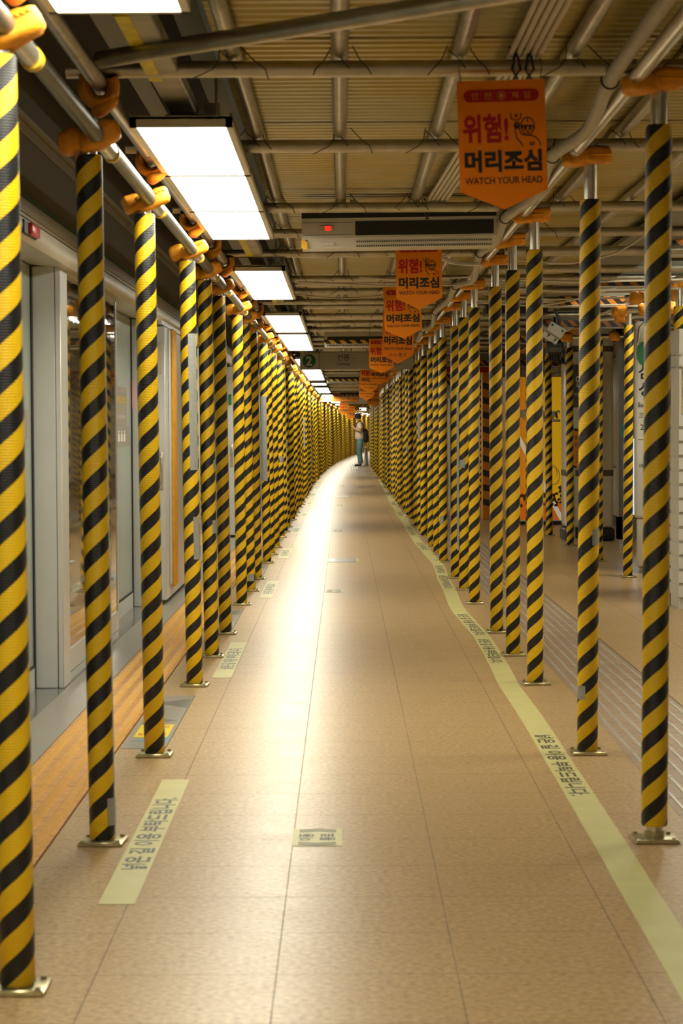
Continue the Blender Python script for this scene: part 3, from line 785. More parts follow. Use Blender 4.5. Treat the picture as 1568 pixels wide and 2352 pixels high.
# runners -------------------------------------------------------------------
for i in range(24):
    y0 = YL[i - 1] if i else 3.3
    y1 = YL[i] + 0.27
    t = thing('runner_pipe', 'steel runner tube whose yellow-capped end sticks out past the %s left post' % ORD[i], 'pipe', (0, 0, 0))
    xs = XL + 0.012
    A_ = Vector((xs - .046, y0 + 0.05, 2.112)); B_ = Vector((xs + 0.004, y1, 2.038)); Q_ = A_.lerp(B_, (YL[i] + .03 - A_.y) / (y1 - A_.y))
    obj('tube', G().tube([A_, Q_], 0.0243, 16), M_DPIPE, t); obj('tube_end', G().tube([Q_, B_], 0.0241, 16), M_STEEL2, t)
    g = G(); g.tube([(xs + 0.0038, y1 - 0.03, 2.0387), (xs + 0.004, y1 + 0.012, 2.038)], 0.027, 16); obj('end_cap', g, M_CAPY, t)
tag(obj('runner_pipe', G().tube(run(XL + 0.012, 2.075, YL[23] + .1, 146), 0.0243, 8), M_STEEL2), 'long steel runner tube over the far part of the left row', 'pipe')
for q in range(8):
    y0 = 3.0 + 4.7 * q
    tag(obj('runner_pipe', G().tube([(-0.702, y0, 2.206), (-0.702, y0 + 4.68, 2.206)], 0.0243, 16), M_STEEL), 'upper runner pipe beside the lamps, %s length from the camera' % ORD[q], 'pipe', 'upper left runner pipes')
tag(obj('runner_pipe', G().tube(run(-0.702, 2.206, 40.8, 146), 0.0243, 8), M_STEEL), 'upper runner pipe over the far end of the left row', 'pipe')
for q in range(9):
    y0 = 3.0 + 4.7 * q
    tag(obj('runner_pipe', G().tube([(0.845, y0, 2.214), (0.845, y0 + 4.68, 2.214)], 0.0243, 16), M_STEEL2), 'bright runner pipe clasped by foam over the right row, %s length from the camera' % ORD[q], 'pipe', 'right runner pipes')
tag(obj('runner_pipe', G().tube(run(0.845, 2.214, 45.4, 99, shift_r), 0.0243, 8), M_STEEL2), 'bright runner pipe over the far end of the right row', 'pipe')
tag(obj('runner_pipe', G().tube([(2.26, 12.5, 2.214), (2.26, 43, 2.214)], 0.0243, 12), M_STEEL2), 'runner pipe over the outer right row of posts', 'pipe')

# flexible conduit weaving along the right runner
cp = [(4.6, .80, 2.25), (5.4, .79, 2.245), (6.3, .785, 2.225), (6.75, .80, 2.20), (7.2, .812, 2.195), (7.75, .757, 2.19), (8.4, .79, 2.2), (9.07, .822, 2.195), (10.0, .757, 2.19), (10.8, .79, 2.2), (11.4, .812, 2.195), (11.95, .765, 2.19), (13, .81, 2.2),
      (14.2, .855, 2.195), (14.6, .765, 2.185), (16.3, .80, 2.195), (17.8, .763, 2.185), (20.2, .84, 2.19), (20.8, .77, 2.18), (23, .80, 2.19), (26, .77, 2.18), (29, .82, 2.19)]
def smooth_path(p, n=6):
    out = []
    p = [Vector((b, a, c)) for a, b, c in p]
    for i in range(len(p) - 1):
        p0 = p[max(i - 1, 0)]; p1 = p[i]; p2 = p[i + 1]; p3 = p[min(i + 2, len(p) - 1)]
        for k in range(n):
            t = k / n
            out.append(0.5 * ((2 * p1) + (p2 - p0) * t + (2 * p0 - 5 * p1 + 4 * p2 - p3) * t * t + (3 * p1 - p0 - 3 * p2 + p3) * t ** 3))
    out.append(p[-1]); return out
t = tag(obj('conduit', G().tube(smooth_path(cp), 0.0225, 14), M_CONDUIT), 'thick grey flexible conduit weaving beside the right runner pipe', 'conduit')
for (y, x, z) in [(6.3, .785, 2.225), (7.75, .757, 2.19), (10.0, .757, 2.19), (11.95, .765, 2.19), (14.6, .765, 2.185), (17.8, .763, 2.185), (20.8, .77, 2.18)]:
    g = G(); g.tube([(x + 0.027 * math.cos(a), y, z + 0.027 * math.sin(a)) for a in [2 * PI * k / 14 for k in range(15)]], 0.003, 6)
    g.tube([(x, y, z + .025), (x + .01, y - .01, z + .06)], 0.004, 6); obj('strap', g, M_STRAP, t)
# pale tubes above the nearest banner
for q in range(5):
    x = 0.486 + q * 0.021
    tag(obj('pvc_tube', G().tube([(x + .02, 3.6, 2.292), (x, 6.3, 2.286), (x - .03, 8.2, 2.288), (x - .09, 10.3, 2.286)], 0.0082, 10), M_PVC), 'thin pale tube in the bundle above the nearest banner, %s from the left' % ORD[q], 'tube', 'pale tubes above the banner')
for q, (x, y) in enumerate([(0.497, 6.17), (0.535, 6.17), (0.40, 10.2)]):
    g = G()
    for s in (-1, 1): g.tube([(x - .012 * s, y + .06, 2.31), (x + .004 * s, y - .02, 2.27), (x + .012 * s, y - .03, 2.23), (x - .006 * s, y, 2.208)], 0.004, 6)
    tag(obj('cable_tie', g, M_STRAP), ['black cable tie around the pale tubes, left of the pair', 'black cable tie around the pale tubes, right of the pair', 'black cable tie above the nearest air curtain'][q], 'cable tie')
for q, pts in enumerate([[(11.6, .48, 2.18), (12.0, .56, 2.165), (12.2, .66, 2.155), (12.3, .78, 2.16)], [(11.6, .48, 2.165), (12.0, .57, 2.148), (12.2, .68, 2.143), (12.3, .80, 2.15)], [(13.4, .1, 2.16), (13.5, .3, 2.155), (13.6, .5, 2.165), (13.7, .8, 2.18)],
                         [(14.2, -.3, 2.19), (14.2, .1, 2.17), (14.3, .4, 2.165), (14.5, .9, 2.19)], [(16.05, -.35, 2.224), (16.0, 0, 2.19), (16.05, .4, 2.224)], [(11.34, .925, 2.10), (11.36, 1.2, 2.085), (11.38, 1.45, 2.14), (11.4, 1.66, 2.274)], [(14.75, .925, 2.08), (14.7, 1.4, 2.06), (14.88, 1.9, 2.186)]]):
    tag(obj('loose_cable', G().tube(smooth_path(pts), 0.006, 8), M_PVC), ['pale loose cable sagging right of the second banner, upper', 'pale loose cable sagging right of the second banner, lower', 'pale loose cable crossing below the deck behind the second banner', 'long pale cable crossing the deck above the second lamps', 'short pale cable crossing the deck before the second air curtain',
        'pale cable stretched between right posts near the grey beam', 'pale cable sagging right of the fifth right post'][q], 'cable')

# ------------------------------------------------------------------ ceiling lamps
def lamp(y0, y1, label, group):
    if y0 > 0: y0 *= 0.922; y1 *= 0.922
    ym = (y0 + y1) / 2; L = y1 - y0; c = shift_l(ym)
    t = thing('ceiling_lamp', label, 'lamp', (-0.503 + c, ym, 2.150), group)
    g = G(); b = 0.021
    w = 0.160; h = L / 2
    g.box(-w, -w + b, -h, h, -0.002, 0.03); g.box(w - b, w, -h, h, -0.002, 0.03); g.box(-w, w, -h, -h + b, -0.002, 0.03); g.box(-w, w, h - b, h, -0.002, 0.03); g.box(-w, w, -h, h, 0.022, 0.032)
    obj('frame', g, M_FRAME, t, smooth=False)
    obj('diffuser', G().box(-w + b, w - b, -h + b, h - b, 0.002, 0.012), M_LAMPFACE, t, smooth=False)
    if c == 0 and y0 > 3:
        g = G()
        for s in (-1, 1): g.tube([(0.10, s * h * .7, .03), (0.10, s * h * .7, .20)], 0.005, 6)
        obj('hanger', g, M_STEEL, t)
LS = [(2.5, 3.87), (3.89, 5.29), (7.24, 8.63), (8.64, 10.03), (10.04, 11.49), (13.72, 15.2), (15.21, 16.72), (19.0, 20.7), (20.71, 22.3), (22.75, 25.0), (25.01, 27.3), (30.6, 33.9), (35.8, 38.0), (38.5, 43.2), (45.9, 48), (51, 54), (54.5, 57.6), (61, 63), (64, 67), (70, 73), (75, 78), (82, 85), (88, 91), (95, 98), (102, 105), (110, 113), (118, 121), (126, 129), (134, 137)]
for q, (a, b) in enumerate(LS):
    if q == 0: lab, grp = 'lit ceiling panel mostly above the frame, beside the camera', None
    elif q == 1: lab, grp = 'lit ceiling panel cut by the top edge, nearest the camera', None
    elif q < 17: lab, grp = ['nearest panel of the big three-panel lit lamp', 'middle panel of the big three-panel lit lamp', 'farthest panel of the big three-panel lit lamp', 'near panel of the second lamp group', 'far panel of the second lamp group', 'near panel of the third lamp group', 'second panel of the third lamp group', 'third panel of the third lamp group', 'far panel of the third lamp group',
                             'lit ceiling panel half hidden behind the number two sign', 'lit ceiling panel just beyond the number two sign', 'large lit panel second beyond the number two sign', 'lit panel third beyond the number two sign', 'lit panel fourth beyond the number two sign', 'lit panel just before the orange exit sign'][q - 2], None
    else: lab, grp = 'lit ceiling panel far away beyond the orange exit sign', 'far lamps beyond the exit sign'
    lamp(a, b, lab, grp)
for a, b in [(-1.2, 0.2), (-2.7, -1.3), (-7.2, -5.8), (-5.7, -4.3)]:  # unseen panels added behind the camera as fill for the near posts
    lamp(a, b, 'added unseen fill panel behind the camera', 'added fill lamps behind the camera')
for q, y in enumerate((8.6, 12.4, 16.2)):  # unseen lamps added out of frame to brighten the right bay
    t = thing('bay_fill_lamp', 'added unseen fill lamp high over the right bay, %s from the camera' % ORD[q], 'lamp', (2.95, y, 2.93), 'added right bay fill lamps')
    obj('frame', G().box(-.2, .2, -.62, .62, .0, .06), M_FRAME, t, smooth=False); obj('diffuser', G().box(-.17, .17, -.59, .59, -.012, -.001), M_BAYFILL, t, smooth=False); obj('hanger', G().tube([(0, 0, .05), (0, 0, .17)], .01, 8), M_STEEL, t)
# mounting rail between the lamps, yellow tape on it
for q, (y0, y1) in enumerate([(5.35, 7.15), (11.55, 13.65), (16.8, 18.95), (27.4, 30.5)]):
    t = thing('lamp_rail', ['pale lamp rail with yellow tape before the big three-panel lamp', 'lamp rail with yellow tape between the first and second lamp groups', 'lamp rail with yellow tape between the second and third lamp groups', 'lamp rail beyond the third lamp group'][q], 'rail', group='lamp rails')
    obj('rail_body', G().box(-0.565, -0.475, y0, y1, 2.236, 2.28, 0, 0.004, 1), M_RAIL, t)
    obj('yellow_tape', G().box(-0.568, -0.53, y0, y0 + (y1 - y0) * (.55 if q == 0 else 1), 2.2335, 2.262), M_RAILY, t, smooth=False)
    g = G(); g.box(-0.58, -0.46, y1 - .12, y1 - 0.02, 2.222, 2.24); g.box(-.45, -.40, y1 - .16, y1 - .05, 2.20, 2.27); obj('bracket', g, M_RAIL, t, smooth=False)

# ------------------------------------------------------------------ air curtains
def air_curtain(x0, x1, y, z0, z1, label, first):
    W = x1 - x0; H = z1 - z0
    t = thing('air_curtain', label, 'air curtain', (x0, y, z0))
    D = 0.2
    g = G(); g.prism([(0.0, H * .96), (0.02, H), (D, H), (D, 0.0), (0.03, 0.0), (0.0, H * 0.28)], 'x', 0, W); obj('casing', g, M_WHITE, t, ang=15)
    g = G(); g.box(0, W, -0.002, 0.0, H * 0.84, H * 1.0); obj('top_strip', g, M_BLACK, t, smooth=False) if first else None
    if first:
        g = G(); g.box(W * .275, W * .985, -0.003, 0.002, H * .34, H * .74); obj('intake_grille', g, M_BLACK, t, smooth=False)
        g = G()
        for r_ in range(2):
            for q in range(64): g.add([(W * (.28 + .70 * q / 64), 0.002 + r_ * .014 - .002, H * (.19 - .12 * r_)), (W * (.28 + .70 * q / 64) + W * .0065, 0.002 + r_ * .014 - .002, H * (.19 - .12 * r_)),
                                      (W * (.28 + .70 * q / 64) + W * .0065, 0.012 + r_ * .014 - .002, H * (.11 - .12 * r_) + .006), (W * (.28 + .70 * q / 64), 0.012 + r_ * .014 - .002, H * (.11 - .12 * r_) + .006)], [(0, 1, 2, 3)])
        obj('louvre', g, M_BLACK, t, smooth=False)
        obj('switch', G().box(W * .095, W * .165, -0.006, 0, H * .46, H * .64, 0, .003, 1), M_CREAM, t)
        obj('switch_light', G().box(W * .12, W * .148, -0.010, -0.004, H * .49, H * .61), mat('red_switch', (0.9, 0.02, 0.012), 0.4, emis=1.2), t, smooth=False)
        s = obj('rating_label', G().box(W * .10, W * .165, 0.008, 0.012, H * .08, H * .19), M_SIGN, t, smooth=False)
        g = G()
        for zz in (.71,.36): g.box(W * .005, W * .265, -0.001, 0.0006, H * zz, H * zz + .002)
        obj('panel_seam', g, M_JOINT, t, smooth=False)
        obj('hazard_corner', G().box(-0.003, W * .028, 0.004, 0.05, -0.004, H * .24), M_HAZY, t, smooth=False)
    else:
        obj('intake_grille', G().box(W * .03, W * .97, -0.003, 0.002, H * .30, H * .62), M_BLACK, t, smooth=False)
        obj('hazard_tape', G().box(0.0, W, -0.005, -0.001, H * .20, H * .42), M_HAZY, t, smooth=False)
        g = G()
        for q in range(60): g.box(W * (.03 + .94 * q / 60), W * (.03 + .94 * q / 60) + .007, 0.006, 0.016, H * .06, H * .15)
        obj('louvre', g, M_BLACK, t, smooth=False)
    g = G()
    for xx in (.25, .7): g.box(W * xx, W * xx + .03, .08, .12, H, H + .07)
    obj('bracket', g, M_STEEL, t, smooth=False)
    return t
a = air_curtain(-0.197, 0.735, 10.25, 2.075, 2.243, 'white air curtain with red switch hung under the third cross pipe', True); a.rotation_euler.y = -0.010
air_curtain(-0.20, 0.76, 22.3, 2.075, 2.25, 'air curtain edged with hazard tape above the number two sign', False)
air_curtain(-0.31, 0.66, 38.8, 2.07, 2.25, 'air curtain edged with hazard tape beyond the number two sign', False)
air_curtain(-0.12, 0.85, 55, 2.07, 2.25, 'air curtain just above the orange exit sign', False)

# ------------------------------------------------------------------ warning banners
def banner(x, y, ztop, W, H, tip, label, chinese=False, rz=0.0, ry=0.0, back=False):
    t = thing('warning_banner', label, 'banner', (x, y, ztop))
    # cloth: pointed pennant with a little billow and thickness
    n = 12; m = 14; vs = []; fs = []
    for side in (0, 1):
        for i in range(n + 1):
            u = i / n; xx = (u - .5) * W
            zb = -H - (tip - H) * (1 - abs(2 * u - 1))
            for j in range(m + 1):
                v = j / m
                yy = 0.0012 * math.sin(u * 5) + (0.0015 if side else 0.0)
                vs.append((xx, yy, zb * v))
    S = (n + 1) * (m + 1)
    for i in range(n):
        for j in range(m):
            a = i * (m + 1) + j
            fs.append((a, a + 1, a + m + 2, a + m + 1)); fs.append((S + a, S + a + m + 1, S + a + m + 2, S + a + 1))
    for j in range(m):
        fs.append((j, S + j, S + j + 1, j + 1)); a = n * (m + 1) + j; fs.append((a, a + 1, S + a + 1, S + a))
    for i in range(n):
        a = i * (m + 1); b = a + m + 1; fs.append((a, b, S + b, S + a)); a += m; b += m; fs.append((a, S + a, S + b, b))
    obj('cloth', G().add(vs, fs), M_BANNER, t, ang=60)
    yf = lambda p: (p[0], 0.0012 * math.sin((p[0] / W + .5) * 5) - 0.0028 - p[1], p[2])
    def lay(g): g.v = [yf(p) for p in g.v]; return g
    AX, AZ = (1, 0, 0), (0, 0, 1)
    # red strip with rounded ends
    g = G(); hh = H * .055; w2 = W * .43; zc = -H * .14
    pts = [(-w2 + hh + hh * math.cos(a), zc + hh * math.sin(a)) for a in [PI / 2 + PI * k / 8 for k in range(9)]] + [(w2 - hh + hh * math.cos(a), zc + hh * math.sin(a)) for a in [-PI / 2 + PI * k / 8 for k in range(9)]]
    g.add([(p[0], 0, p[1]) for p in pts], [tuple(range(len(pts)))])
    s = obj('title_strip', lay(g), M_RED, t, smooth=False)
    g = G()
    for q, ch in enumerate('안전제일'):
        add_text(g, ch, W * .075, H * .062, ([-.30, -.155, .155, .29][q] * W, 0.0016, zc), AX, AZ, 0.01)
    ring = [(W * .05 * math.cos(2 * PI * k / 24), W * .05 * math.sin(2 * PI * k / 24)) for k in range(24)]; ri = [(p[0] * .82, p[1] * .82) for p in ring]
    g.add([(p[0], .0016, p[1] + zc) for p in ring] + [(p[0], .0016, p[1] + zc) for p in ri], [(k, (k + 1) % 24, 24 + (k + 1) % 24, 24 + k) for k in range(24)])
    g.box(-W * .026, W * .026, .001, .002, zc - .0035, zc + .0035); g.box(-.0035, .0035, .001, .002, zc - W * .026, zc + W * .026)
    letter_obj(lay(g), mat('strip_lettering', (0.80, 0.30, 0.05), 0.6), s)
    top = .335 if not chinese else .33
    g = G(); k_ = 0.0 if chinese else 1.0
    g = G(); add_text(g, '위험!', W * .52, H * .265, (-W * .19, 0, -H * (.385 + .05 * k_)), AX, AZ, 0.034); letter_obj(lay(g), M_RED, t, 'red_lettering')
    g = G(); add_text(g, '머리조심', W * .88, H * .20, (0.0, 0, -H * (.665 + .065 * k_)), AX, AZ, 0.042)
    add_text(g, 'WATCH YOUR HEAD', W * .88, H * .062, (0.0, 0, -H * (.86 + .045 * k_)), AX, AZ, 0.012)
    if chinese: add_text(g, '小 心 碰 头', W * .56, H * .085, (0.0, 0, -H * 1.00), AX, AZ, 0.0)
    letter_obj(lay(g), M_CINNA, t, 'black_lettering')
    # line drawing of a worker in a helmet raising a hand
    g = G()
    def stroke(pts, wd=.0016):
        for (a, b), (c, d) in zip(pts, pts[1:]):
            dx, dz = c - a, d - b; L = math.hypot(dx, dz) or 1; nx, nz_ = -dz / L * wd, dx / L * wd
            g.add([(a - nx, 0, b - nz_), (c - nx, 0, d - nz_), (c + nx, 0, d + nz_), (a + nx, 0, b + nz_)], [(0, 1, 2, 3)])
    cx, cz = W * .29, -H * (.39 + .05 * k_); R = W * .075
    arc = lambda x0, z0, rx, rz_, a0, a1, n=14: [(x0 + rx * math.cos(math.radians(a0 + (a1 - a0) * k / n)), z0 + rz_ * math.sin(math.radians(a0 + (a1 - a0) * k / n))) for k in range(n + 1)]
    stroke(arc(cx, cz + R * .35, R, R * 1.25, 0, 180)); stroke([(cx - R * 1.05, cz + R * .35), (cx + R * 1.05, cz + R * .35)], .0022)
    stroke([(cx, cz + R * 1.6), (cx, cz + R * .9)]); stroke(arc(cx, cz + R * .3, R * .9, R * 1.35, 180, 360)); stroke([(cx - R * .9, cz + R * .35), (cx - R * .9, cz - R * .1)], .003); stroke([(cx + R * .92, cz + R * .35), (cx + R * .92, cz - R * .2)], .003)
    for sx in (-.35, .35): stroke(arc(cx + sx * R, cz - R * .1, R * .12, R * .2, 0, 360, 8), .0018)
    stroke([(cx - R * .55, cz + R * .2), (cx - R * .15, cz + R * .12)]); stroke([(cx + R * .15, cz + R * .12), (cx + R * .55, cz + R * .2)]); stroke(arc(cx, cz - R * .62, R * .14, R * .16, 0, 360, 8))
    stroke(arc(cx + R * .1, cz - R * 2.7, R * 1.75, R * 1.6, 0, 95)); stroke([(cx - R * .1, cz - R * 1.1), (cx - R * 1.0, cz - R * .9), (cx - R * 1.35, cz + R * .1)]); stroke([(cx - R * 1.0, cz - R * 2.3), (cx - R * 1.75, cz - R * 1.4), (cx - R * 1.9, cz + R * .1)])
    stroke([(cx - R * 1.0, cz - R * 2.3), (cx - R * .8, cz - R * 2.75)]); stroke(arc(cx - R * 1.62, cz + R * .45, R * .38, R * .45, 0, 360), .0022); stroke(arc(cx - R * 1.62, cz + R * .35, R * .16, R * .2, 0, 360, 8), .0024)
    stroke(arc(cx - R * 1.75, cz + R * 1.75, R * .75, R * .5, 180, 360)); stroke([(cx - R * 2.5, cz + R * 1.75), (cx - R * 2.55, cz + R * 2.3)]); stroke([(cx - R * 1.0, cz + R * 1.75), (cx - R * .95, cz + R * 2.3)]); stroke([(cx - R * 1.9, cz + R * 2.2), (cx - R * 1.75, cz + R * 1.6), (cx - R * 1.5, cz + R * 2.2)])
    stroke([(cx + R * .3, cz - R * 2.2), (cx + R * .9, cz - R * 2.15), (cx + R * .85, cz - R * 2.5), (cx + R * .3, cz - R * 2.5), (cx + R * .3, cz - R * 2.2)])
    letter_obj(lay(g), M_CINNA, t, 'worker_drawing')
    g = G()
    for s in (-1, 1): g.tube([(s * W * .45, 0, -.006), (s * W * .47, 0.0, .03), (s * W * .46, .01, max(.034, 2.262 - ztop))], 0.0014, 5)
    obj('hanging_wire', g, M_WIRE, t)
    t.rotation_euler = (0, ry, rz)
    return t
BN = [(0.452, 6.14, 2.200, .252, .315, .368, 'nearest orange warning banner, hanging large in front of the right posts', False, .04, -.030),
      (0.398, 11.34, 2.202, .243, .300, .362, 'second orange warning banner, hanging below the white air curtain', False, -.03, -.012),
      (0.403, 14.78, 2.196, .258, .300, .360, 'third orange warning banner, half behind the second one', False, .03, -.035),
      (0.445, 17.3, 2.16, .254, .345, .42, 'orange warning banner with Chinese line below the third banner', True, -.1, .02),
      (0.385, 22.0, 2.15, .252, .300, .358, 'orange warning banner in front of the station name sign', False, .05, -.01),
      (0.487, 28.9, 2.18, .26, .300, .355, 'dark orange warning banner just under the station name sign', False, -.03, 0),
      (0.372, 31.41, 2.18, .255, .345, .43, 'yellow-lit warning banner with Chinese line beyond the station name sign', True, .06, .01),
      (0.40, 38.2, 2.16, .26, .345, .42, 'orange warning banner partly behind the far Chinese one', True, 0, 0),
      (0.62, 45.52, 2.08, .26, .300, .36, 'small orange warning banner in front of the white end of the exit sign', False, 0, 0),
      (0.00, 61.72, 2.02, .27, .300, .36, 'tiny bright orange banner hanging just below the exit sign', False, 0, 0),
      (0.20, 66.5, 1.97, .27, .345, .42, 'tiny dark orange banner right of the bright one below the exit sign', True, 0, 0)]
for b in BN: banner(b[0], b[1], b[2], b[3], b[4], b[5], b[6], b[7], b[8], b[9])

# ------------------------------------------------------------------ hanging station signs
t = thing('station_sign', 'grey hanging sign with a green number two and a station name', 'sign', (0, 28.0, 0))
z0, z1 = 2.005, 2.235
obj('panel', G().box(-0.575, 0.905, 0, 0.06, z0, z1, 0, .004, 1), M_SIGN, t)
g = G(); cx = -0.455; cz = (z0 + z1) / 2; R = .087
ring = [(cx + R * math.cos(2 * PI * k / 40), -0.003, cz + R * math.sin(2 * PI * k / 40)) for k in range(40)]
g.add(ring, [tuple(range(40))]); s = obj('line_badge', g, M_LINE2, t, smooth=False)
g = G(); add_text(g, '2', .085, .125, (cx, -0.006, cz), (1, 0, 0), (0, 0, 1), 0.03); letter_obj(g, M_STICKW, s)
g = G(); add_text(g, '선릉', .165, .085, (-0.005 - .165, -0.004, cz + .045), (1, 0, 0), (0, 0, 1), 0.0)
g.v = [(x + 0.165, y, z) for x, y, z in g.v]
add_text(g, 'Seolleung', .165, .045, (-0.005, -0.004, cz - .045), (1, 0, 0), (0, 0, 1), 0.0)
add_text(g, '·', .014, .014, (0.13, -0.004, cz + .03), (1, 0, 0), (0, 0, 1), 0.02)
add_text(g, '삼성', .165, .085, (0.57, -0.004, cz + .045), (1, 0, 0), (0, 0, 1), 0.0)
add_text(g, 'Samseong', .165, .045, (0.66, -0.004, cz - .045), (1, 0, 0), (0, 0, 1), 0.0)
g.box(-0.322, -0.317, -0.004, -.001, z0, z1)
letter_obj(g, M_CINNA, t)
g = G()
for xx in (-.3, .1, .6): g.tube([(xx, .03, z1), (xx, .03, 2.30)], .008, 8)
obj('hanger', g, M_STEEL, t)
t = thing('exit_sign', 'far orange hanging exit sign between grey end panels', 'sign', (0, 58.0, 0))
z0, z1 = 2.0, 2.235
c0 = 0.08
obj('lift_panel', G().box(-0.70, -0.335, 0, .06, z0, z1), M_SIGN, t, smooth=False)
obj('exit_panel', G().box(-0.335, 0.405, 0, .06, z0, z1), mat('exit_orange', (0.84, 0.25, 0.012), 0.5), t, smooth=False)
obj('street_panel', G().box(0.405, 0.92, 0, .06, z0, z1), M_SIGN, t, smooth=False)
g = G(); add_text(g, '나가는 곳', .43, .12, (-.05, -.004, 2.12), (1, 0, 0), (0, 0, 1), .01); add_text(g, 'Exit', .09, .05, (.30, -.004, 2.15), (1, 0, 0), (0, 0, 1)); add_text(g, '出口', .09, .05, (.30, -.004, 2.08), (1, 0, 0), (0, 0, 1))
add_text(g, '출입구', .28, .09, (.70, -.004, 2.10), (1, 0, 0), (0, 0, 1), .01)
for xx in (-.525, -.475): g.box(xx - .018, xx + .018, -.004, -.001, 2.115, 2.195)
g.box(-.56, -.44, -.004, -.001, 2.195, 2.205); g.box(-.56, -.44, -.004, -.001, 2.105, 2.115); g.box(-.56, -.55, -.004, -.001, 2.105, 2.205); g.box(-.45, -.44, -.004, -.001, 2.105, 2.205)
add_text(g, '60m ↗', .2, .05, (-.50, -.004, 2.045), (1, 0, 0), (0, 0, 1)); letter_obj(g, M_CINNA, t)
obj('hanger', G().tube([(-.2, .03, z1), (-.2, .03, 2.3)], .01, 8).tube([(.5, .03, z1), (.5, .03, 2.3)], .01, 8), M_STEEL, t)

# ------------------------------------------------------------------ right side of the platform
g = G(); g.box(3.42, 3.6, -6, 110, 0, 3.1)
for zz in (0.73, 2.12): g.box(3.415, 3.42, -6, 110, zz - .012, zz + .012, 1)
yy = 6
while yy < 80:
    g.box(3.415, 3.42, yy, yy + .012, 0, 3.1, 1); yy += 0.9
struct('wall_right', g, [M_WALLT, M_JOINT], False)
g = G(); g.box(-1.75, 6, 165, 165.2, 0, 3.1); struct('wall_back', g, M_WALLT, False)
g = G(); g.box(3.40, 3.42, -6, 110, 0, .12); struct('baseboard_right', g, M_BLACK, False)
# tiled column
t = thing('tiled_column', 'big cream tiled column with black base behind the second right post', 'column', (0, 0, 0))
t['kind'] = 'structure'
g = G(); g.box(2.395, 2.90, 23.0, 23.6, 0.14, 2.5, 0, 0.04, 4); obj('shaft', g, M_WALLT, t)
g = G(); g.box(2.392, 2.903, 22.997, 23.603, .725, .74, 0, .04, 4); g.box(2.392, 2.903, 22.997, 23.603, 2.06, 2.078, 0, .04, 4); obj('tile_joint', g, M_JOINT, t)
g = G(); g.box(2.38, 2.915, 22.985, 23.615, 0.0, .14, 0, .03, 3); obj('base', g, M_BLACK, t)
# information board
t = thing('information_board', 'slim information board with grey header and orange lower notice beside the tiled column', 'notice board', (2.37, 22.9, 0))
obj('stand', G().box(0.09, 0.11, 0.02, 0.05, 0, .78).box(.04, .3, -.02, .07, 0, .03), M_STEEL, t, smooth=False)
obj('board', G().box(0.085, .34, 0.03, .05, .78, 1.96), M_WHITE, t, smooth=False)
obj('header', G().box(0.085, .34, 0.025, .03, 1.44, 1.90), mat('board_slate', (0.075, 0.085, 0.11), .5), t, smooth=False)
obj('notice', G().box(0.085, .34, 0.025, .03, .80, 1.20), mat('board_orange', (0.70, .27, .02), .5), t, smooth=False)
g = G(); add_text(g, '안내', .15, .13, (.19, .022, 1.72), (1, 0, 0), (0, 0, 1), .02); add_text(g, '이용해 주세요', .2, .035, (.2, .022, 1.58), (1, 0, 0), (0, 0, 1)); letter_obj(g, M_STICKW, t)
g = G(); add_text(g, '승강장 공사', .2, .05, (.2, .022, 1.12), (1, 0, 0), (0, 0, 1), .01); add_text(g, '안전제일', .15, .05, (.18, .022, 1.04), (1, 0, 0), (0, 0, 1), .01)
for q in range(4): add_text(g, '공사 기간 안내', .18, .024, (.2, .022, .96 - q * .035), (1, 0, 0), (0, 0, 1))
letter_obj(g, M_CINNA, t)
obj('hazard_edge', G().box(0.085, .34, .021, .025, .79, .82).box(.085, .34, .021, .025, 1.185, 1.215), M_HAZ, t, smooth=False)
g = G(); R = .045; ring = [(.20 + R * math.cos(2 * PI * k / 24), .022, 1.88 + R * math.sin(2 * PI * k / 24)) for k in range(24)]; g.add(ring, [tuple(range(24))]); s = obj('info_badge', g, M_CINNA, t, smooth=False)
g = G(); add_text(g, 'i', .012, .055, (.20, .019, 1.88), (1, 0, 0), (0, 0, 1), .02); letter_obj(g, M_STICKW, s)
# advert lightbox
t = thing('advert_lightbox', 'tall grey-framed lightbox glowing blue-white below, right of the tiled column', 'lightbox', (2.70, 21.0, 0))
g = G(); g.box(0, .035, 0, .2, .12, 2.25); g.box(.27, .305, 0, .2, .12, 2.25); g.box(0, .305, 0, .2, .12, .34); g.box(0, .305, 0, .2, 2.1, 2.25); g.box(.03, .28, .05, .2, .3, 2.2); obj('frame', g, mat('lightbox_frame', (.17, .155, .13), .4, .3), t, smooth=False)
obj('lit_screen', G().box(.06, .27, .02, .05, .36, 1.11), mat('lightbox_glow', (.62, .74, .86), .4, emis=.75), t, smooth=False)
obj('dark_screen', G().box(.06, .27, .02, .05, 1.13, 2.08), mat('lightbox_dark', (.16, .17, .15), .12), t, smooth=False)
obj('label', G().box(.02, .07, -.005, .02, 1.13, 1.26), mat('teal_label', (.03, .28, .24), .5), t, smooth=False)
obj('feet', G().box(.03, .09, .02, .18, 0, .12).box(.22, .28, .02, .18, 0, .12), M_STEEL, t, smooth=False)
